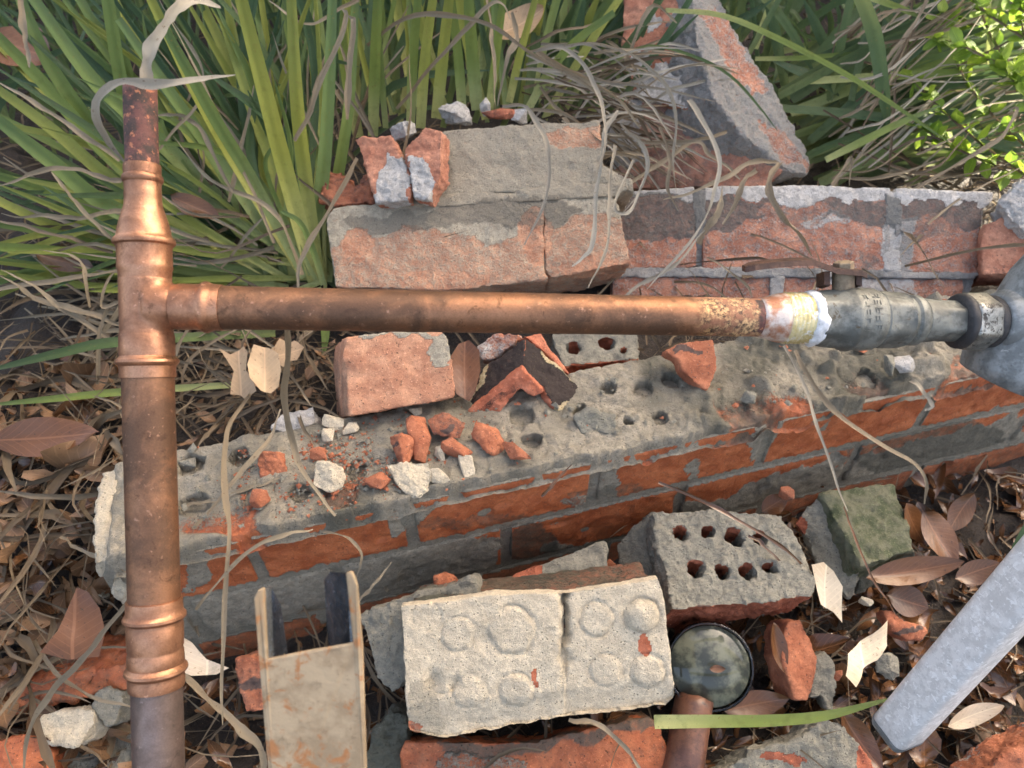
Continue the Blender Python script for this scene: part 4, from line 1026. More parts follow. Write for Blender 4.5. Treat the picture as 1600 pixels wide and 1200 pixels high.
shard('brick_piece', 'small mossy broken brick standing behind the steel tube', 'brick', [(364, 1030), (380, 1024), (412, 1034), (430, 1060), (425, 1110), (384, 1112), (372, 1070)], 0.74, (-0.2, 0.2), 0.04, M_CHIP, mort=0.1, dark=0.3, paint=[('dark', 0.9, 'blob', (395, 1070, 24, 12))], rough=1.8)
shard('brick_piece', 'wet red brick chunk at the bottom corner under the dry stalks', 'brick', [(-40, 1165), (30, 1148), (62, 1152), (74, 1180), (60, 1240), (-40, 1260)], 0.72, (0, 0.4), 0.05, M_WALL, dark=0.1, rough=1.6)
shard('mortar_lump', 'tan cylindrical mortar lump lying near the base of the riser', 'mortar lump', [(58, 1136), (66, 1116), (125, 1106), (146, 1112), (148, 1130), (130, 1160), (112, 1170), (64, 1158)], 0.73, (0, 0.3), 0.04, M_PALE, mort=1.0, rough=1.6)
shard('mortar_lump', 'grey mortar lump leaning on the riser near the bottom', 'mortar lump', [(146, 1086), (160, 1074), (190, 1080), (192, 1100), (178, 1132), (160, 1136), (148, 1110)], 0.74, (0.1, 0.3), 0.04, M_GREY, mort=1.0, rough=1.8)
shard('mortar_lump', 'flat grey mortar pieces half buried by the tan lump', 'mortar lump', [(80, 1190), (150, 1150), (205, 1150), (210, 1230), (80, 1240)], 0.76, (0, 0.6), 0.04, M_GREY, mort=1.0, dark=0.2, rough=3.0)
shard('mortar_lump', 'pale broken lump among litter by the curved leaf', 'mortar lump', [(112, 900), (122, 882), (140, 878), (158, 905), (156, 930), (120, 925)], 0.80, (0, 0.4), 0.03, M_PALE, mort=1.0, dark=0.3, rough=2.0)
# footing course beside the riser
pF = Z(90, 1075, -0.15); nF = nrm(0.0, 0.1)
ft = thing('brick_footing', pF - Vector((0, 0, 0.06)), 'half-buried dark brick footing course beside the lower riser', 'footing')
chunk('brick', [(-60, 1095), (80, 1062), (196, 1036), (200, 1075), (90, 1105), (-60, 1140)], pF, nF, 0.08, M_WALL, ft, ext=-nF * 0.06 + UP * 0.03, dark=0.35, mort=0.2, rough=2.0, vox=0.003)
# terracotta and stones in the wet corner
shard('terracotta_shard', 'upright pointed orange terracotta piece in the wet litter beside the glass', 'brick shard', [(1224, 990), (1232, 972), (1250, 970), (1268, 1000), (1278, 1030), (1272, 1075), (1262, 1096), (1242, 1094), (1232, 1060), (1222, 1030)], 0.775, (0.25, 0.25), 0.035, M_CHIP, dark=0.15, rough=1.0)
shard('terracotta_shard', 'curved orange terracotta sliver with dark core in the wet litter', 'brick shard', [(1380, 955), (1395, 952), (1412, 972), (1448, 984), (1446, 1000), (1420, 1000), (1394, 985)], 0.80, (0, 0.4), 0.02, M_CHIP, dark=0.2, paint=[('dark', 0.9, 'blob', (1412, 984, 18, 5))])
shard('mortar_lump', 'split grey mortar lump touching the upright terracotta piece', 'mortar lump', [(1270, 1030), (1290, 1015), (1305, 1040), (1308, 1075), (1302, 1112), (1290, 1105), (1284, 1085), (1266, 1090)], 0.785, (0, 0.3), 0.03, M_GREY, mort=1.0, dark=0.1)
rock('pebble', 'round pale stone beside the pinkish leaf', 'pebble', 1382, 1036, 38, 42, 0.02, M_GREY, mort=1, dark=0.0, dep=0.79)
rock('pebble', 'small white stone in the litter below the mossy brick', 'pebble', 1350, 938, 24, 16, 0.012, M_PALE, mort=1, dark=0.0, dep=0.80)
rock('pebble', 'pale bluish stone in the mud beyond the post', 'pebble', 1555, 1156, 26, 22, 0.012, M_GREY, mort=1, dark=0.0, dep=0.76)
rock('brick_chip', 'small dark orange chip on the pinkish leaf stalk', 'brick chip', 1312, 1053, 26, 20, 0.014, M_CHIP, dark=0.2, dep=0.77)
rock('brick_chip', 'orange chip at the foot of the wall beside the mossy brick', 'brick chip', 1225, 770, 26, 24, 0.016, M_CHIP, dark=0.3, dep=0.86)
rock('brick_chip', 'orange block of chip tucked between wedge and holed brick', 'brick chip', 955, 885, 20, 26, 0.016, M_CHIP, dark=0.3, dep=0.80)
rock('mortar_chip', 'white rubble lump behind the large block under the blades', 'mortar chip', 713, 180, 56, 36, 0.03, M_LIME, mort=1, dep=0.98)
rock('mortar_chip', 'small pointed white chip behind the large block', 'mortar chip', 758, 168, 18, 30, 0.015, M_LIME, mort=1, dep=0.98)
rock('mortar_chip', 'greenish grey lump wedged above the pink shard', 'mortar chip', 632, 210, 44, 34, 0.03, M_LIME, mort=1, dark=0.25, dep=0.92)
rock('brick_chip', 'orange and black chip lying on the large block top', 'brick chip', 782, 182, 60, 22, 0.02, M_BLACK, dark=0.4, dep=0.95)
rock('mortar_chip', 'white crumbled lump beside the orange and black chip', 'mortar chip', 815, 184, 44, 24, 0.02, M_LIME, mort=1, dep=0.95)

# ================================================================== METAL POST, STEEL TUBE, JAR, CLAY PIPE
def rounded_section(w, h, r, k=4):
    P = []
    for cx, cy, a0 in ((w / 2 - r, h / 2 - r, 0), (-w / 2 + r, h / 2 - r, 90), (-w / 2 + r, -h / 2 + r, 180), (w / 2 - r, -h / 2 + r, 270)):
        for j in range(k + 1):
            a = math.radians(a0 + 90 * j / k); P.append((cx + r * math.cos(a), cy + r * math.sin(a)))
    return P
g0 = D(1402, 1140, 0.70); g1 = D(1690, 815, 0.53)
gp = thing('galvanised_post', g0, 'galvanised square steel post slanting into the wet litter', 'post')
gx_ = (g1 - g0).normalized(); gs = gx_.cross(-FWD).normalized(); gs = (gs * 0.88 + gs.cross(gx_) * -0.47).normalized(); gn = gs.cross(gx_).normalized()
sec = rounded_section(0.036, 0.036, 0.007)
V = []; F = []; ns = len(sec)
for i, t in enumerate((0, 0.002, 0.03, 0.08, 0.14, 0.2, 0.28)):
    s = 0.93 if i == 0 else 1.0
    for (a, b) in sec: V.append(tuple(g0 + gx_ * t + gs * (a * s) + gn * (b * s)))
for i in range(6):
    for k in range(ns): F.append([i * ns + k, i * ns + (k + 1) % ns, (i + 1) * ns + (k + 1) % ns, (i + 1) * ns + k])
F.append(list(range(ns - 1, -1, -1)))
put('post_body', V, F, M_GALV, gp)
V2 = []; F2 = []
for i, t in enumerate((-0.006, -0.004, 0.0, 0.004)):
    s = (0.80, 0.93, 1.0, 1.0)[i] * 1.012
    for (a, b) in sec: V2.append(tuple(g0 + gx_ * t + gs * (a * s) + gn * (b * s)))
for i in range(3):
    for k in range(ns): F2.append([i * ns + k, i * ns + (k + 1) % ns, (i + 1) * ns + (k + 1) % ns, (i + 1) * ns + k])
F2.append(list(range(ns - 1, -1, -1)))
put('end_cap', V2, F2, M_CAST, gp)
# slotted steel tube, cut end towards the lens
st = thing('steel_tube', D(505, 1320, 0.40), 'blurred dirty steel tube with forked cut end in the foreground', 'tube')
def plate(name, q, ext, mat, bev=0.0008):
    """a plate from four or more picture points with depths, given thickness"""
    front = [D(*p) for p in q]
    V, F = prism(front, ext)
    bm = bmesh.new(); vv = [bm.verts.new(v) for v in V]
    for f in F: bm.faces.new([vv[i] for i in f])
    bmesh.ops.recalc_face_normals(bm, faces=bm.faces)
    bmesh.ops.bevel(bm, geom=bm.edges[:], offset=bev, segments=2, affect='EDGES', profile=0.5)
    bm.verts.index_update()
    V = [v.co.copy() for v in bm.verts]; F = [[v.index for v in f.verts] for f in bm.faces]; bm.free()
    return put(name, V, F, mat, st, smooth=False)
plate('front_wall', [(404, 1034, .352), (418, 1030, .352), (480, 1017, .352), (545, 1006, .352), (559, 1000, .352), (572, 1320, .372), (436, 1320, .372)], FWD * 0.0022, M_TUBE)
lw_ = plate('side_wall', [(396, 936, .345), (403, 922, .345), (412, 919, .346), (418, 1040, .352), (440, 1320, .373), (428, 1320, .373)], FWD * 0.003, M_TUBE)
plate('inner_face', [(407, 921, .347), (420, 917, .357), (436, 945, .364), (446, 1020, .37), (448, 1330, .388), (434, 1330, .374), (416, 1040, .3535)], RT * 0.0012, M_TUBEIN, 0.0003)
plate('side_wall', [(540, 896, .344), (550, 893, .344), (558, 915, .345), (566, 1010, .352), (576, 1320, .373), (566, 1320, .373), (552, 1010, .352)], FWD * 0.003, M_TUBE)
plate('inner_face', [(547, 895, .346), (520, 893, .357), (510, 905, .364), (516, 1012, .37), (540, 1330, .388), (568, 1330, .374), (556, 1012, .3535)], -RT * 0.0012, M_TUBEIN, 0.0003)
# glass jar seen end-on
jc = D(1110, 1043, 0.755); jax = nrm(-0.12, 0.18)
jar = thing('glass_jar', jc - jax * 0.06, 'round glass jar end holding dark water in the wet litter', 'jar')
V, F = lathe(jc - jax * 0.06, jc + jax * 0.02, [(0.0, 0.040), (0.01, 0.044), (0.045, 0.0435), (0.052, 0.0435), (0.0555, 0.043), (0.057, 0.0415), (0.0565, 0.040), (0.053, 0.0392), (0.045, 0.0395), (0.01, 0.0395), (0.005, 0.036)], 56, caps=True)
put('glass_wall', V, F, M_GLASS, jar)
V, F = lathe(jc - jax * 0.052, jc + jax * 0.02, [(0.0, 0.03), (0.001, 0.0385), (0.0455, 0.0388), (0.046, 0.0386)], 48)
def jarwater():
    m, nt, out = mk('jar_dark_water'); co = coords(nt); n1 = noise(nt, co, 60, 4, .6)
    finish(nt, out, mix(nt, step(nt, n1, .4, .65), lin(62, 66, 60), lin(112, 114, 96)), 0.04, IOR=1.33, Specular_IOR_Level=0.8); return m
put('water', V, F, jarwater(), jar)
V, F, A = leaf(0.016, 0.007, curl=0.1); V = frame(V, RT, jax, D(1108, 1045, 0.7465)); put('floating_leaf', V, F, M_BROWN, jar, A)
cp0 = D(1086, 1090, 0.765); cp1 = D(1062, 1240, 0.725)
V, F = lathe(cp0, cp1, [(0, 0.013), (0.001, 0.0185), (0.01, 0.019), (0.05, 0.019), (0.11, 0.0195)], 36)
V = np.array(V); V += 0.0008 * np.stack([fbm(V, 120, 3, s) for s in (4, 5, 6)], 1)
tag(put('clay_pipe_piece', V, F, metal('wet_brown_clay', lin(84, 54, 42), lin(108, 72, 54), lin(60, 42, 34), 0.4, 0.0, 60), None, {'mort': np.full(len(V), .1), 'dark': 0.5 + 0.3 * fbm(V, 40, 2, 3), 'rnd': np.zeros(len(V))}), 'short brown clay pipe piece below the glass jar', 'pipe')

# ================================================================== PLANTS
def blade(parent, name, mat, pts, wpx, **kw):
    """pts: (x, y, depth) waypoints in the place as seen from the lens"""
    P = [D(*p) for p in pts]; dm = sum(p[2] for p in pts) / len(pts)
    V, F, A = ribbon(P, wpx * dm / FPX, **kw)
    return put(name, V, F, mat, parent, A)
rnd = random.Random(5)
pA = thing('strap_leaf_plant', G(490, 440), 'big clump of green strap leaves fanning out behind the copper riser', 'plant')
hero = [  # waypoints, width
    ([(492, 442, .92), (448, 280, .85), (416, 157, .78), (366, -40, .70)], 33),
    ([(500, 440, .93), (478, 270, .88), (465, 150, .82), (455, -30, .76)], 28),
    ([(470, 425, .92), (367, 255, .86), (308, 150, .80), (225, -20, .72)], 26),
    ([(478, 432, .91), (400, 290, .85), (345, 200, .80), (300, 120, .76), (250, 30, .72)], 24),
    ([(455, 420, .95), (340, 250, .90), (270, 150, .86), (185, 30, .82)], 24),
    ([(430, 400, .96), (260, 230, .92), (150, 130, .88), (40, -20, .84)], 30),
    ([(400, 400, .98), (200, 250, .95), (90, 120, .90), (20, -30, .86)], 28),
    ([(440, 430, .95), (189, 330, .90), (80, 250, .86), (-30, 165, .82)], 32),
    ([(430, 440, .96), (200, 270, .93), (60, 120, .90), (-40, 20, .86)], 26),
    ([(400, 430, .97), (200, 300, .94), (80, 200, .92), (-30, 120, .90)], 24),
    ([(440, 440, .95), (200, 350, .93), (80, 300, .92), (-30, 265, .90)], 24),
    ([(430, 445, .94), (200, 395, .93), (90, 365, .92), (-30, 345, .90)], 20),
    ([(470, 430, .93), (500, 300, .90), (512, 160, .87), (520, -30, .83)], 26),
    ([(460, 430, .94), (440, 300, .92), (395, 170, .90), (350, 40, .88)], 22),
    ([(420, 420, .97), (300, 330, .95), (210, 200, .92), (170, 0, .84), (160, -60, .82)], 26),
    ([(510, 440, .95), (524, 300, .93), (545, 160, .90), (556, -30, .86)], 22),
    ([(360, 420, .99), (250, 240, .96), (200, 115, .92), (172, -30, .88)], 27),
    ([(380, 410, .99), (250, 180, .95), (190, 105, .92), (112, -20, .88)], 25),
    ([(495, 440, .91), (440, 330, .87), (415, 260, .84), (428, 224, .82)], 9),
    ([(505, 445, .90), (492, 400, .88), (470, 350, .86), (440, 330, .85)], 12),
]
for P, w in hero: blade(pA, 'strap_leaf', rnd.choice((M_BLADE, M_BLADE, M_BLADEY)), P, w * 0.92, n=18, fold=0.5, roll=rnd.uniform(-.35, .35), taper=(0.9, 1.0, 0.55), rnd=rnd.uniform(0, .7))
for i in range(125):
    ang = math.radians(rnd.uniform(84, 188)); L = rnd.uniform(300, 700)
    bx, by = 470 + rnd.gauss(0, 34), 425 + rnd.gauss(0, 18); d0 = rnd.uniform(.93, 1.04)
    tx, ty = bx + L * math.cos(ang), by - L * math.sin(ang); cv = rnd.uniform(-60, 60)
    mx_, my_ = (bx + tx) / 2 + cv * math.sin(ang), (by + ty) / 2 + cv * math.cos(ang) - 14
    blade(pA, 'strap_leaf', rnd.choice((M_BLADE, M_BLADED, M_BLADED, M_BLADEY)), [(bx, by, d0), (mx_, my_, d0 - .03), (tx, ty, d0 - rnd.uniform(.04, .14))], rnd.uniform(9, 21), n=12, fold=.5, roll=rnd.uniform(-.7, .7), rnd=rnd.random())
# lower leaves lying to the side
for P, w, m in [([(430, 520, .90), (190, 533, .82), (90, 552, .80), (-30, 582, .79)], 17, M_BLADED), ([(380, 600, .84), (190, 612, .81), (90, 622, .79), (-30, 634, .78)], 13, M_BLADE),
                ([(500, 440, .91), (420, 470, .9), (300, 500, .9), (150, 560, .9)], 12, M_BLADE), ([(495, 450, .9), (505, 480, .9), (508, 520, .9), (505, 560, .9)], 16, M_BLADE)]:
    blade(pA, 'strap_leaf', m, P, w, n=16, rnd=rnd.uniform(0, .4), roll=.15)
def dry(parent, name, pts, w, mat=M_STRAW, **kw):
    return blade(parent, name, mat, pts, w, n=kw.pop('n', 22), fold=kw.pop('fold', .55), roll=kw.pop('roll', rnd.uniform(-.5, .5)), twist=kw.pop('twist', rnd.uniform(-1.2, 1.2)), taper=kw.pop('taper', (0.8, 1, .25)), rnd=rnd.random(), rag=1.0)
# dead blades of the same clump
for P, w in [([(190, 250, .80), (100, 190, .80), (0, 130, .80)], 9), ([(195, 285, .80), (95, 265, .80), (0, 290, .80)], 9), ([(190, 385, .83), (120, 320, .82), (80, 270, .82)], 8),
             ([(200, 330, .85), (110, 340, .84), (0, 335, .84)], 8), ([(190, 505, .84), (70, 470, .84), (0, 432, .84)], 10), ([(190, 545, .84), (110, 490, .84), (55, 450, .83), (0, 420, .83)], 8),
             ([(365, 300, .82), (300, 190, .84), (240, 180, .84)], 8), ([(470, 430, .86), (430, 330, .84), (330, 280, .82), (270, 210, .82)], 8), ([(462, 220, .80), (500, 130, .78), (540, 30, .76), (535, 15, .76)], 10),
             ([(542, 185, .80), (546, 110, .79), (552, 40, .78), (545, 25, .78)], 11), ([(560, 0, .86), (480, 40, .86), (420, 0, .86)], 7), ([(30, -10, .8), (40, 50, .8), (47, 105, .8)], 11),
             ([(250, 235, .84), (320, 130, .83), (250, 0, .82)], 7), ([(430, 380, .84), (340, 180, .83), (262, 25, .80)], 6), ([(150, 600, .84), (160, 500, .83), (180, 470, .82)], 8),
             ([(140, 480, .83), (130, 420, .82), (110, 400, .82), (60, 390, .83)], 8), ([(190, 470, .8), (158, 480, .8), (168, 440, .8), (190, 410, .8)], 6), ([(430, 545, .86), (330, 480, .86), (280, 450, .86)], 7),
             ([(272, 555, .8), (300, 500, .8), (330, 470, .8)], 9), ([(560, 250, .84), (510, 330, .84), (470, 410, .84), (462, 470, .84)], 9)]:
    dry(pA, 'dry_leaf', P, w)
for i in range(90):                                     # thatch of dead leaves at the left
    x0 = rnd.uniform(170, 480); y0 = rnd.uniform(330, 600); L = rnd.uniform(120, 330); a = rnd.gauss(0.1, 0.35); d = rnd.uniform(.86, .99)
    x1, y1 = x0 - L * math.cos(a), y0 - L * math.sin(a) * rnd.choice((1, 1, -1))
    dry(pA, 'dry_leaf', [(x0, y0, d), ((x0 + x1) / 2 + rnd.gauss(0, 12), (y0 + y1) / 2 + rnd.gauss(0, 22), d - .01), (x1, y1, d + .01)], rnd.uniform(4, 9), n=9, mat=rnd.choice((M_STRAW, M_THATCH, M_STRAW)))
for i in range(60):
    x0 = rnd.uniform(300, 620); y0 = rnd.uniform(150, 430); L = rnd.uniform(100, 260); a = rnd.uniform(0.7, 2.4); d = rnd.uniform(.90, 1.05)
    x1, y1 = x0 + L * math.cos(a), y0 - L * math.sin(a)
    dry(pA, 'dry_leaf', [(x0, y0, d), ((x0 + x1) / 2 + rnd.gauss(0, 16), (y0 + y1) / 2, d - .01), (x1, y1, d - .03)], rnd.uniform(4, 8), n=9, mat=rnd.choice((M_STRAW, M_THATCH)))

pB = thing('strap_leaf_plant', G(700, 150), 'upright strap-leaf clump growing straight up behind the broken block', 'plant')
for P, w in [([(583, 212, 1.0), (586, 100, .95), (592, -40, .88)], 19), ([(641, 195, 1.0), (645, 90, .95), (656, -40, .88)], 17), ([(657, 200, .99), (664, 90, .94), (682, -40, .88)], 18),
             ([(682, 185, 1.0), (692, 90, .96), (706, -40, .9)], 20), ([(722, 178, 1.01), (716, 90, .97), (700, -40, .9)], 17), ([(746, 172, 1.01), (738, 80, .97), (730, -40, .9)], 22),
             ([(796, 160, 1.02), (812, 90, .99), (842, -20, .94)], 14), ([(826, 170, 1.02), (860, 110, 1.0), (905, 60, .97), (960, 20, .95)], 15), ([(560, 215, 1.02), (540, 110, .98), (520, -40, .92)], 20),
             ([(603, 200, 1.0), (596, 110, .96), (588, -30, .9)], 11), ([(765, 170, 1.02), (775, 90, .98), (790, -30, .92)], 15), ([(700, 180, 1.02), (672, 100, 1.0), (640, -30, .95)], 13)]:
    blade(pB, 'strap_leaf', rnd.choice((M_BLADE, M_BLADEY)), P, w, n=14, fold=.3, roll=rnd.uniform(-.3, .3), taper=(0.9, 1, .7), rnd=rnd.uniform(0, .6))
for i in range(70):
    bx = rnd.uniform(540, 980); by = 170 + rnd.gauss(0, 14); a = math.radians(90 + rnd.gauss(0, 14) - max(0, (bx - 760)) * .2); L = rnd.uniform(200, 420); d0 = rnd.uniform(1.04, 1.2)
    tx, ty = bx + L * math.cos(a), by - L * math.sin(a)
    blade(pB, 'strap_leaf', rnd.choice((M_BLADE, M_BLADED, M_BLADED, M_BLADEY)), [(bx, by, d0), ((bx + tx) / 2 + rnd.gauss(0, 12), (by + ty) / 2, d0 - .04), (tx, ty, d0 - .1)], rnd.uniform(8, 18), n=9, rnd=rnd.random(), roll=rnd.uniform(-.6, .6))
# bleached dead leaves arching over the block
for P, w, m in [([(620, 168, .93), (676, 100, .90), (732, 38, .88), (777, 4, .87), (798, 30, .87)], 7, 0), ([(571, 70, .95), (637, 28, .9), (704, 24, .88), (767, 42, .87), (830, 80, .86), (900, 122, .86), (950, 160, .87)], 8, 0),
             ([(830, 80, .87), (875, 75, .86), (914, 101, .85), (938, 157, .84), (945, 227, .83), (914, 308, .845)], 8, 1), ([(875, 73, .88), (935, 68, .86), (990, 85, .85), (1040, 130, .85), (1060, 190, .86), (1052, 250, .88), (1058, 305, .92)], 8, 1),
             ([(784, 164, .90), (823, 171, .87), (847, 206, .85), (858, 252, .845), (851, 315, .845), (820, 383, .86)], 8, 1), ([(966, 172, .87), (945, 210, .86), (935, 297, .85), (925, 385, .84), (893, 416, .84)], 9, 1),
             ([(958, 227, .88), (952, 315, .86), (945, 385, .85), (916, 450, .85)], 8, 1), ([(1075, 157, .92), (1106, 200, .9), (1124, 259, .89), (1110, 315, .89), (1075, 378, .89), (1010, 450, .9)], 10, 1),
             ([(1010, 222, .92), (1085, 224, .9), (1117, 248, .9), (1155, 280, .92)], 8, 0), ([(1215, 252, .93), (1173, 255, .92), (1134, 280, .91), (1090, 300, .91), (1035, 312, .92)], 8, 0),
             ([(1218, 255, .93), (1201, 290, .91), (1222, 336, .90), (1253, 367, .90), (1270, 402, .91)], 13, 0), ([(1135, 205, .95), (1085, 222, .93), (1020, 260, .92), (960, 300, .9)], 9, 0),
             ([(800, 20, .92), (808, 60, .9), (790, 100, .9), (778, 165, .92)], 9, 0), ([(760, -10, .95), (768, 80, .93), (772, 170, .94)], 8, 0), ([(838, 80, .9), (900, 118, .9), (960, 150, .91), (1000, 200, .93)], 9, 0),
             ([(800, 170, .95), (880, 178, .92), (930, 215, .9), (960, 230, .9)], 6, 0), ([(990, 250, .9), (960, 320, .88), (985, 330, .88), (1010, 270, .9)], 6, 1), ([(1030, 200, .92), (1046, 240, .9), (1044, 290, .9), (1060, 330, .9)], 6, 0),
             ([(1180, 265, .93), (1160, 285, .92), (1150, 320, .92), (1130, 350, .92)], 10, 0), ([(970, 190, .9), (1010, 240, .89), (1000, 300, .89), (968, 345, .89)], 7, 1), ([(1090, 380, .92), (1120, 330, .91), (1128, 290, .91)], 12, 0),
             ([(1105, 400, .93), (1160, 440, .93), (1175, 465, .93)], 4, 0), ([(960, 480, .9), (1000, 445, .9), (1060, 410, .9), (1100, 360, .9)], 7, 1)]:
    dry(pB, 'dry_leaf', P, w, mat=M_STRAWG if m else M_STRAW, n=26)
for i in range(90):                                   # tangle between the block and the leaning block
    x0 = rnd.uniform(800, 980); y0 = rnd.uniform(60, 270); L = rnd.uniform(90, 210); a = rnd.gauss(-0.25, 0.35); d = rnd.uniform(.95, 1.05)
    x1, y1 = x0 + L * math.cos(a), y0 - L * math.sin(a)
    dry(pB, 'dry_leaf', [(x0, y0, d), ((x0 + x1) / 2, (y0 + y1) / 2 - abs(rnd.gauss(0, 24)), d - .02), (x1, y1, d)], rnd.uniform(3, 7), n=10, mat=rnd.choice((M_STRAW, M_STRAWG, M_STRAWG, M_THATCH)))

pC = thing('strap_leaf_plant', G(1500, 200), 'dense clump of dark green blades sweeping sideways behind the leaning block', 'plant')
for P, w, m in [([(1040, 16, .98), (1127, 24, .95), (1215, 60, .93), (1320, 115, .92), (1407, 171, .92), (1488, 226, .94)], 9, M_BLADE), ([(940, 110, 1.0), (1010, 72, .98), (1092, 91, .97), (1145, 122, .97), (1187, 168, .98), (1215, 205, 1.0)], 5, M_BLADED),
                ([(1330, -40, .95), (1365, 52, .98), (1379, 140, 1.0), (1388, 200, 1.03)], 24, M_BLADED), ([(1180, -20, 1.1), (1230, 40, 1.08), (1275, 120, 1.1)], 14, M_BLADED), ([(1340, -10, 1.0), (1400, 10, 1.0), (1440, 28, 1.02)], 10, M_BLADE),
                ([(1290, 250, 1.02), (1340, 225, 1.0), (1400, 195, .99), (1470, 165, .98)], 13, M_BLADE), ([(1180, 92, 1.1), (1260, 90, 1.08), (1360, 80, 1.06)], 8, M_BLADE)]:
    blade(pC, 'strap_leaf', m, P, w, n=20, rnd=.25, roll=.1)
for i in range(120):
    if rnd.random() < .8:
        x0 = rnd.uniform(1180, 1420); y0 = rnd.uniform(110, 300); a = math.radians(rnd.gauss(20, 9)); L = rnd.uniform(220, 480)
    else:
        x0 = rnd.uniform(1140, 1560); y0 = rnd.uniform(60, 180); a = math.radians(rnd.gauss(80, 35)); L = rnd.uniform(140, 300)
    d = rnd.uniform(1.08, 1.3); x1, y1 = x0 + L * math.cos(a), y0 - L * math.sin(a)
    blade(pC, 'strap_leaf', rnd.choice((M_BLADED, M_BLADED, M_BLADE)), [(x0, y0, d), ((x0 + x1) / 2, (y0 + y1) / 2 - rnd.uniform(0, 22), d - .03), (x1, y1, d - .03)], rnd.uniform(9, 22), n=10, rnd=rnd.random(), roll=rnd.uniform(-.6, .6))
for i in range(120):
    x0 = rnd.uniform(1180, 1640); y0 = rnd.uniform(40, 300); a = math.radians(rnd.gauss(28, 22)); L = rnd.uniform(90, 260); d = rnd.uniform(1.0, 1.16)
    if x0 < 1290: x0 += 100
    x1, y1 = x0 + L * math.cos(a), y0 - L * math.sin(a)
    dry(pC, 'dry_leaf', [(x0, y0, d), ((x0 + x1) / 2, (y0 + y1) / 2 - rnd.gauss(0, 14), d - .01), (x1, y1, d)], rnd.uniform(3, 6), n=9, mat=rnd.choice((M_STRAW, M_STRAWG, M_THATCH)))
for P, w in [([(1420, 300, .98), (1500, 255, .97), (1560, 215, .97), (1588, 175, .98), (1578, 170, .99)], 7), ([(1300, 290, .98), (1330, 245, .98), (1328, 290, .98)], 7), ([(1450, 350, .95), (1500, 310, .96), (1600, 260, .98)], 4),
             ([(1450, 0, 1.0), (1420, 50, 1.0), (1380, 100, 1.0), (1368, 120, 1.0)], 6), ([(1600, 110, 1.05), (1540, 140, 1.05), (1500, 180, 1.06)], 6)]:
    dry(pC, 'dry_leaf', P, w)
# undergrowth behind everything: far blades that read as one mass
ug = Bag()
for i in range(1500):
    x = rnd.uniform(-1.4, 1.9); y = rnd.uniform(0.98, 2.2)
    if y < 1.15 and x > -0.25: y += .2
    z = gz(x, y); h = rnd.uniform(.1, .34) * (0.45 if x > 0.42 else 1); a = rnd.uniform(0, 6.3); r_ = rnd.uniform(.05, .3)
    p0 = Vector((x, y, z)); p2 = p0 + Vector((r_ * math.cos(a), r_ * math.sin(a), h)); p1 = (p0 + p2) / 2 + Vector((0, 0, h * .3))
    V, F, A = ribbon([p0, p1, p2], rnd.uniform(.006, .015), n=7, rnd=rnd.random(), roll=rnd.uniform(-1, 1)); ug.add(V, F, A)
tag(ug.put('undergrowth', M_BLADED), 'mass of dark green blades behind the clumps', 'undergrowth', kind='stuff')
# shrub with small leaves in the sunlit corner
sh = thing('leafy_shrub', G(1560, 120), 'small-leaved yellow-green shrub in the sunlit upper corner', 'shrub')
V0, F0, A0 = leaf(1.0, 0.62, 8, 5, 0.12, 0.25)
shm = []
for k in range(6):
    me = bpy.data.meshes.new('leaf'); me.from_pydata([tuple(v) for v in V0], [], F0)
    for kk, a in A0.items():
        at = me.attributes.new(kk, 'FLOAT', 'POINT'); at.data.foreach_set('value', np.full(len(V0), k / 5, np.float32) if kk == 'rnd' else np.asarray(a, np.float32))
    me.polygons.foreach_set('use_smooth', np.ones(len(me.polygons), dtype=bool)); me.materials.append(M_SHRUB); shm.append(me)
stems = [([(1640, 260, 1.06), (1560, 190, 1.05), (1500, 110, 1.05), (1470, 20, 1.05)]), ([(1640, 200, 1.06), (1590, 120, 1.05), (1540, 40, 1.05), (1520, -40, 1.05)]), ([(1660, 160, 1.08), (1610, 90, 1.07), (1590, 0, 1.06)]),
         ([(1640, 300, 1.05), (1540, 230, 1.03), (1470, 170, 1.02), (1420, 120, 1.02)]), ([(1600, 280, 1.05), (1490, 230, 1.03), (1440, 200, 1.03)]), ([(1680, 260, 1.0), (1620, 170, .99), (1570, 110, .99)]), ([(1560, 60, 1.1), (1490, 20, 1.1), (1440, -30, 1.1)]), ([(1680, 120, 1.02), (1600, 60, 1.0), (1530, 10, 1.0), (1500, -40, 1.0)]), ([(1700, 60, 1.0), (1620, 30, 1.0), (1560, -10, 1.0)]), ([(1640, 140, 1.0), (1560, 100, .99), (1500, 70, .99), (1460, 60, 1.0)])]
for P in stems:
    C = bez([D(*p) for p in P], 16)
    V, F, A = ribbon([Vector(c) for c in C[::3]], 0.004, n=14, fold=0.9); put('stem', V, F, M_THATCH, sh, A)
    for j in range(2, 16):
        for s in range(rnd.choice((2, 2, 3))):
            o = bpy.data.objects.new('leaf', rnd.choice(shm)); COL.objects.link(o); o.parent = sh
            t = Vector(C[min(j, 15)] - C[j - 1]).normalized()
            dirv = (t * rnd.uniform(.1, .8) + Vector((rnd.gauss(0, .7), rnd.gauss(0, .7), rnd.gauss(.1, .5)))).normalized()
            up = Vector((rnd.gauss(0, .5), rnd.gauss(0, .5), 1)); yv = up.cross(dirv).normalized(); zv = dirv.cross(yv)
            L = rnd.uniform(.016, .030)
            Mx = Matrix((dirv * L, yv * L, zv * L)).transposed().to_4x4(); Mx.translation = Vector(C[j]) - ORG[sh.name]
            o.matrix_local = Mx

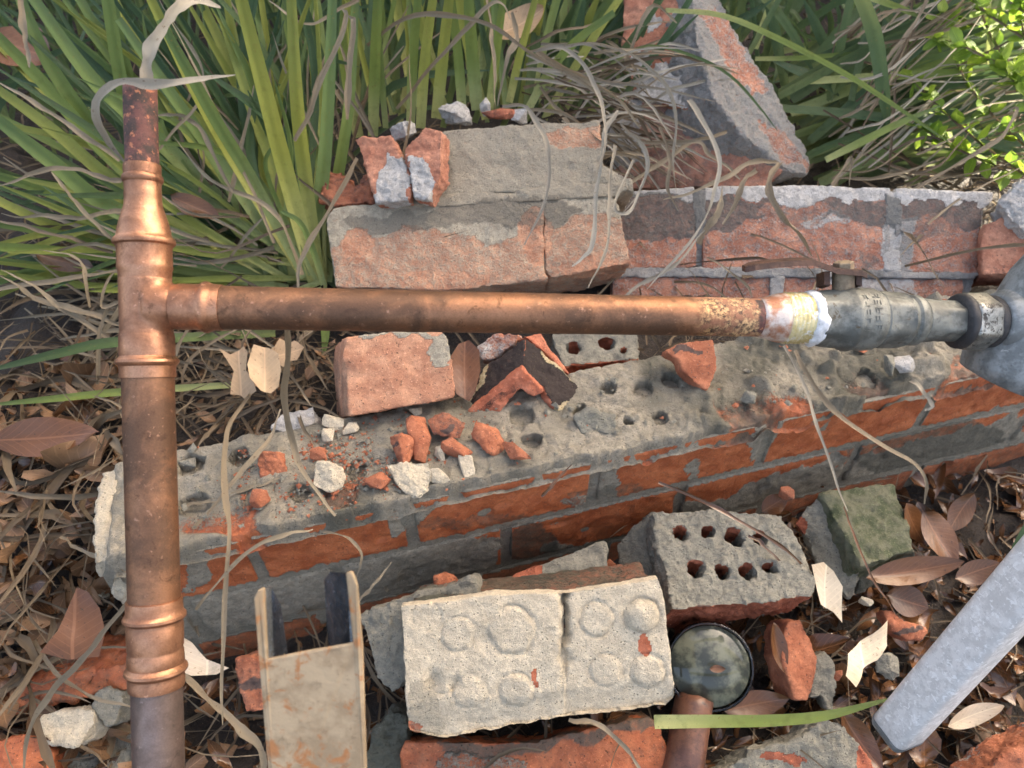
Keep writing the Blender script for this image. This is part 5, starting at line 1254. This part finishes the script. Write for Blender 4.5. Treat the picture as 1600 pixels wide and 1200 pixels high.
# ================================================================== LOOSE DRY BLADES
def loose(label, pts, w, mat=M_STRAW, **kw):
    P = [D(*p) for p in pts]; dm = sum(p[2] for p in pts) / len(pts)
    V, F, A = ribbon(P, w * dm / FPX, n=kw.pop('n', 30), fold=kw.pop('fold', .4), roll=kw.pop('roll', 0.1), twist=kw.pop('twist', 0.4), taper=kw.pop('taper', (.7, 1, .3)), rnd=rnd.random(), rag=1.0)
    tag(put('dry_blade', V, F, mat, None, A), label, 'dry blade')
loose('pale dry blade draped across the open top of the copper riser', [(196, 250, .50), (170, 215, .49), (150, 180, .475), (158, 148, .465), (190, 130, .46), (240, 133, .458), (290, 130, .46), (330, 121, .465), (366, 119, .47)], 16, M_STRAWG, twist=0.2, taper=(.5, 1, .1))
loose('bleached dry blade rising from the riser top and bending over', [(228, 130, .462), (234, 95, .46), (246, 55, .458), (268, 18, .46), (300, 3, .47), (345, 14, .49)], 22, M_STRAWG, twist=0.3, taper=(.9, 1, .2))
loose('straw blade hanging from the pipe and curling over the wall rubble', [(446, 470, .56), (446, 540, .60), (446, 610, .65), (451, 673, .70), (469, 725, .715), (497, 767, .70), (526, 803, .69)], 12)
loose('long straw blade hanging down over the wall beside the riser', [(396, 612, .80), (360, 659, .765), (350, 708, .73), (353, 787, .69), (357, 850, .665), (350, 955, .66), (346, 1077, .665), (350, 1132, .67)], 10)
loose('brown stalk lying across the wall hole beside the riser', [(277, 796, .72), (350, 778, .722), (437, 746, .728)], 8)
loose('straw stalk slanting over the wall top toward the torn leaf', [(303, 824, .70), (367, 750, .715), (420, 687, .74), (440, 640, .77)], 8)
loose('broken arching straw in front of the wall beside the riser', [(305, 955, .66), (350, 902, .655), (402, 853, .655), (455, 832, .66), (490, 827, .67)], 7)
loose('short hooked straw hanging on the wall face above the steel tube', [(500, 828, .69), (545, 842, .675), (565, 868, .67), (556, 905, .68)], 5)
loose('long brown stalk curving down past the riser coupling to the bottom corner', [(204, 938, .60), (158, 997, .61), (116, 1042, .62), (70, 1095, .63), (42, 1155, .64), (36, 1230, .66)], 10)
loose('grey straw curling through the litter under the red torn leaf', [(40, 960, .80), (66, 1021, .75), (91, 1053, .74), (140, 1088, .73), (206, 1105, .72)], 8)
loose('wide straw blade curving from the coupling to the bottom edge', [(286, 1052, .70), (332, 1098, .70), (378, 1140, .695), (406, 1172, .70), (412, 1225, .71)], 15)
loose('thin straw poking at the wall end beside the riser', [(97, 838, .74), (112, 852, .735), (140, 864, .72), (204, 896, .68)], 7)
loose('long pale straw drooping from the valve across the wall face to the litter', [(1240, 548, .80), (1262, 585, .795), (1300, 640, .78), (1350, 680, .765), (1420, 722, .76), (1448, 752, .765), (1446, 790, .78)], 9)
loose('thin stiff stalk hanging straight down from the valve over the wall', [(1225, 540, .80), (1255, 600, .795), (1275, 660, .77), (1300, 735, .755), (1324, 800, .76)], 6, M_STRAWG)
loose('short straw bent over the wall edge below the nipple', [(1386, 552, .85), (1420, 590, .82), (1440, 610, .80), (1456, 634, .79), (1446, 642, .79)], 9, M_STRAWG)
loose('dark wet twig lying across the holed brick', [(1030, 752, .78), (1090, 778, .77), (1150, 812, .765), (1215, 850, .77), (1256, 890, .78), (1262, 915, .79)], 6, M_LITTER)
loose('dark twig resting against the wall face in the middle', [(846, 776, .715), (865, 756, .71), (894, 726, .71)], 5, M_LITTER)
loose('second dark twig lying inside the holed brick surface', [(1170, 838, .775), (1195, 855, .775), (1248, 908, .78)], 7, M_LITTER)
loose('grey straw beside the pale brick and steel tube', [(556, 946, .70), (585, 912, .70), (612, 878, .705)], 6)
loose('dry straw curving over the brown brick at the bottom edge', [(890, 1125, .66), (930, 1132, .66), (975, 1165, .665), (1010, 1215, .67)], 9)
loose('thin dark stalk running over the mossy brick into the litter', [(1318, 790, .78), (1330, 830, .78), (1365, 905, .775), (1400, 960, .78)], 4, M_LITTER)
V, F, A = ribbon([D(*p) for p in [(1022, 1128, .70), (1100, 1127, .70), (1200, 1126, .70), (1290, 1118, .70), (1390, 1092, .715)]], 0.0125, n=24, fold=.3, rnd=.1, taper=(1, .9, .15))
tag(put('green_blade', V, F, M_BLADE, None, A), 'single fresh green blade lying across the wet litter below the jar', 'green blade')
V, F, A = ribbon([D(*p) for p in [(1640, 780, .62), (1600, 840, .62), (1575, 890, .63)]], 0.010, n=12, fold=.3, rnd=.9)
tag(put('green_blade', V, F, M_BLADED, None, A), 'dark green blade tip behind the top of the galvanised post', 'green blade')

# ================================================================== FALLEN LEAVES
def fallen(label, px, py, tipx, tipy, wpx, d, mat, tilt=(0, .3), d2=None, **kw):
    a = D(px, py, d); b = D(tipx, tipy, d2 or d); L = (b - a).length
    V, F, A = leaf(L, wpx * d / FPX, 13, 7, kw.pop('curl', .2), kw.pop('cup', .25), kw.pop('tip', .9), kw.pop('wav', .08), kw.pop('lobes', 0), seed=int(px * 3 + py))
    V = frame(V, b - a, nrm(*tilt), a)
    tag(put('fallen_leaf', V, F, mat, None, A), label, 'leaf', 'fallen leaves')
fallen('large glossy orange-brown leaf lying flat at the picture edge beside the riser', -10, 690, 160, 678, 60, .785, M_BROWN, (0, .3), curl=.12)
fallen('small tan leaf behind the curled leaf near the salmon brick', 420, 560, 478, 545, 40, .82, M_TAN, (0, .3), lobes=.2)
fallen('rust-coloured leaf hidden among the green blades in the top corner', -10, 60, 85, 95, 80, .99, M_BROWN)
fallen('brown leaf lying flat among blades beside the reducer', 268, 308, 345, 342, 34, .90, M_BROWN, curl=.1)
fallen('small white leaf in the mud below the galvanised post', 1478, 1134, 1562, 1100, 30, .77, M_CREAM, (.1, .3))
fallen('large brown leaf beside the mossy brick', 1440, 800, 1490, 880, 60, .82, M_BROWN, (.1, .5), curl=.1)
fallen('long brown curled leaf below the mossy brick', 1350, 905, 1498, 880, 40, .80, M_BROWN, (0, .4), cup=.5)
fallen('tan leaf at the upper edge of the wet litter', 1412, 786, 1440, 850, 40, .83, M_BROWN, (.1, .4))
fallen('dull brown leaf in the litter beneath the wall by the frame', 1520, 770, 1480, 830, 34, .85, M_BROWN)
fallen('narrow brown leaf standing beside the upright terracotta piece', 1204, 970, 1222, 1050, 26, .775, M_BROWN, (.3, .1), cup=.6)
fallen('brown leaf lying in the wet below the jar', 1130, 1110, 1230, 1090, 40, .78, M_BROWN)
fallen('dark brown leaf crossing toward the post foot', 1310, 1110, 1372, 1200, 40, .76, M_BROWN, cup=.4)
fallen('round wet brown leaf in the puddle near the orange sliver', 1385, 930, 1450, 950, 46, .81, M_BROWN, curl=.05)
fallen('brown leaf half hidden behind the galvanised post', 1490, 905, 1560, 880, 34, .80, M_BROWN)
fallen('orange-brown leaf beneath the leaning leaf litter by the wall end', 90, 790, 20, 800, 40, .86, M_BROWN)
fallen('brown leaf in the litter right below the torn reddish leaf', 60, 1030, 130, 1045, 36, .78, M_BROWN)
fallen('brown leaf at the wall base in shadow near the mossy brick', 1190, 800, 1230, 775, 30, .88, M_BROWN)
fallen('brown leaf caught in the dry thatch beside the tee', 60, 400, 150, 420, 36, .92, M_BROWN)
fallen('large faded leaf among upright blades at the top', 770, 60, 850, 20, 60, 1.02, M_TAN)
fallen('grey-brown leaf flattened on the litter under the yellow-green blade', 20, 655, 150, 640, 34, .87, M_TAN, curl=.05)

def torn(label, outline, d, tilt, mat, bend=0.006):
    n = nrm(*tilt); cx = sum(p[0] for p in outline) / len(outline); cy = sum(p[1] for p in outline) / len(outline); p0 = D(cx, cy, d)
    bm = bmesh.new(); vv = [bm.verts.new(PL(x, y, p0, n)) for x, y in outline]; bm.faces.new(vv)
    bmesh.ops.triangulate(bm, faces=bm.faces[:]); bmesh.ops.subdivide_edges(bm, edges=bm.edges[:], cuts=5, use_grid_fill=True)
    bm.verts.index_update()
    V = np.array([v.co[:] for v in bm.verts]); F = [[v.index for v in f.verts] for f in bm.faces]; bm.free()
    q = to_px(V); lo = q.min(0); hi = q.max(0); t = (q - lo) / (hi - lo)
    V = V + np.array(n)[None] * (bend * (fbm(V, 22, 2, int(cx)) + 1.5 * np.abs(t[:, 0] - .5)))[:, None]
    tag(put('fallen_leaf', V, F, mat, None, {'u': t[:, 0], 'v': 1 - t[:, 1], 'rnd': np.full(len(V), rnd.random())}), label, 'leaf', 'fallen leaves')
torn('torn reddish brown leaf standing up in the litter below the wall end', [(66, 1018), (92, 985), (118, 918), (138, 925), (156, 950), (165, 985), (155, 1026), (110, 1030)], .705, (.15, .2), M_BROWN)
torn('pale tan lobed leaf under the copper branch pipe', [(347, 548), (362, 556), (384, 544), (392, 556), (386, 580), (398, 600), (402, 612), (380, 622), (374, 616), (360, 616), (362, 596), (366, 580)], .80, (0, .3), M_TAN, .01)
torn('curled tan leaf overlapping the lobed one beside the hanging straw', [(398, 542), (420, 546), (436, 556), (440, 580), (436, 606), (424, 616), (408, 612), (392, 594), (388, 572)], .79, (.2, .3), M_TAN, .01)
torn('glossy brown leaf propped between salmon brick and sooty corner', [(716, 538), (732, 532), (748, 548), (750, 580), (742, 612), (732, 628), (712, 616), (704, 590), (702, 560)], .795, (.2, .1), M_BROWN)
torn('cream spotted leaf hanging at the end of the holed brick', [(1264, 882), (1284, 878), (1300, 892), (1314, 916), (1312, 946), (1312, 972), (1300, 956), (1282, 944), (1274, 916)], .775, (.1, .2), M_CREAM)
torn('pinkish pale folded leaf with pointed tip beside the galvanised post', [(1308, 1052), (1318, 1020), (1338, 1008), (1362, 990), (1382, 968), (1380, 1008), (1366, 1030), (1342, 1044), (1324, 1070)], .755, (.2, .2), M_CREAM, .012)
torn('wide cream leaf tucked behind the riser coupling', [(284, 994), (300, 1004), (322, 1030), (362, 1044), (340, 1054), (300, 1056), (286, 1050)], .74, (0, .4), M_CREAM)
# litter of small leaves, straws and twigs
lt = Bag(); ld = Bag(); tw = Bag()
def scatter(n, box, sz, bag, flat=.6):
    for _ in range(n):
        x = rnd.uniform(box[0], box[2]); y = rnd.uniform(box[1], box[3])
        p = G(x, y, rnd.uniform(.002, .022))
        L = rnd.uniform(*sz) * rnd.choice((.5, .8, 1, 1.2)); V, F, A = leaf(L, L * rnd.uniform(.12, .5), 7, 5, rnd.uniform(-.5, .8), rnd.uniform(-.2, .9), rnd.uniform(.6, 1.3), rnd.uniform(.1, .5), rnd.choice((0, 0, .15, .3)))
        if rnd.random() < .45:                            # torn piece
            k = rnd.randint(2, 5) * 5; V = V[:k + 5 * 1]; F = [f for f in F if max(f) < len(V)]; A = {q: w_[:len(V)] for q, w_ in A.items()}
        a = rnd.uniform(0, 6.3)
        V = frame(V, (math.cos(a), math.sin(a), rnd.gauss(0, .4)), (rnd.gauss(0, flat), rnd.gauss(0, flat), 1), p); bag.add(V, F, A)
scatter(300, (-60, 560, 260, 1220), (.015, .06), ld)
scatter(220, (-60, 560, 260, 1220), (.015, .05), lt)
scatter(60, (-60, 620, 200, 1220), (.05, .09), ld)
scatter(620, (1000, 740, 1660, 1260), (.012, .05), lt)
scatter(240, (1180, 740, 1660, 1260), (.03, .06), lt)
scatter(40, (1200, 740, 1660, 1260), (.012, .04), ld)
scatter(240, (260, 940, 1000, 1260), (.015, .045), lt)
scatter(60, (260, 940, 700, 1260), (.015, .045), ld)
scatter(150, (260, 480, 560, 700), (.012, .035), ld)
tag(lt.put('wet_leaf_litter', M_LITTER), 'wet dark brown leaf litter covering the soil', 'leaf litter', kind='stuff')
tag(ld.put('dry_leaf_litter', M_LITTERD), 'dry tan leaf fragments strewn over the soil', 'leaf litter', kind='stuff')
def twigs(n, box, wr, mats=None, lr=(.03, .13)):
    for _ in range(n):
        x = rnd.uniform(box[0], box[2]); y = rnd.uniform(box[1], box[3])
        p = G(x, y, rnd.uniform(.004, .03)); a = rnd.uniform(0, 6.3); L = rnd.uniform(*lr)
        dv = Vector((math.cos(a), math.sin(a), rnd.gauss(0, .25))) * L
        q = p + dv; m_ = (p + q) / 2 + Vector((rnd.gauss(0, L * .12), rnd.gauss(0, L * .12), rnd.uniform(0, L * .15)))
        V, F, A = ribbon([p, m_, q], rnd.uniform(*wr), n=8, fold=.5, rnd=rnd.random(), roll=rnd.uniform(-1, 1), rag=1.2); tw.add(V, F, A)
twigs(420, (-60, 380, 270, 1220), (.0012, .004))
twigs(90, (-60, 560, 270, 1220), (.006, .012), lr=(.05, .16))
twigs(260, (1000, 740, 1660, 1260), (.001, .004))
twigs(160, (260, 940, 1000, 1260), (.001, .005))
twigs(200, (260, 470, 560, 700), (.0015, .005))
twigs(700, (-60, -20, 1660, 480), (.002, .006), lr=(.06, .2))
twigs(90, (1000, 500, 1460, 575), (.0012, .004))
tag(tw.put('dead_grass_thatch', M_THATCH), 'tangled dead grass and twigs over the soil', 'thatch', kind='stuff')

# ================================================================== SHADE: unseen screen, added to block the sun and dim reflections
fy = 2.75
fe = thing('added_shade_screen', (0.5, fy, gz(0.5, fy)), 'unseen grey timber screen added to shade the bed', 'shade screen')
x = -1.7; k = 0
while x < 3.7:
    w = 0.11
    for z0, z1 in (((-0.1, 1.4), (2.07, 4.0)) if 1.88 < x < 2.6 else ((-0.1, 4.0),)):     # gap shaped to let sun onto the shrub
        q = [Vector((x, fy, z1)), Vector((x + w, fy, z1)), Vector((x + w, fy, z0)), Vector((x, fy, z0))]
        V, F = prism(q, Vector((0, 0.018, 0))); put('shade_board', V, F, M_WOOD, fe, smooth=False)
    x += w + 0.004; k += 1
for z in (0.4, 1.3, 2.45, 3.6):
    q = [Vector((-1.7, fy + .02, z)), Vector((3.7, fy + .02, z)), Vector((3.7, fy + .02, z - .08)), Vector((-1.7, fy + .02, z - .08))]
    V, F = prism(q, Vector((0, 0.04, 0))); put('shade_rail', V, F, M_WOOD, fe, smooth=False)
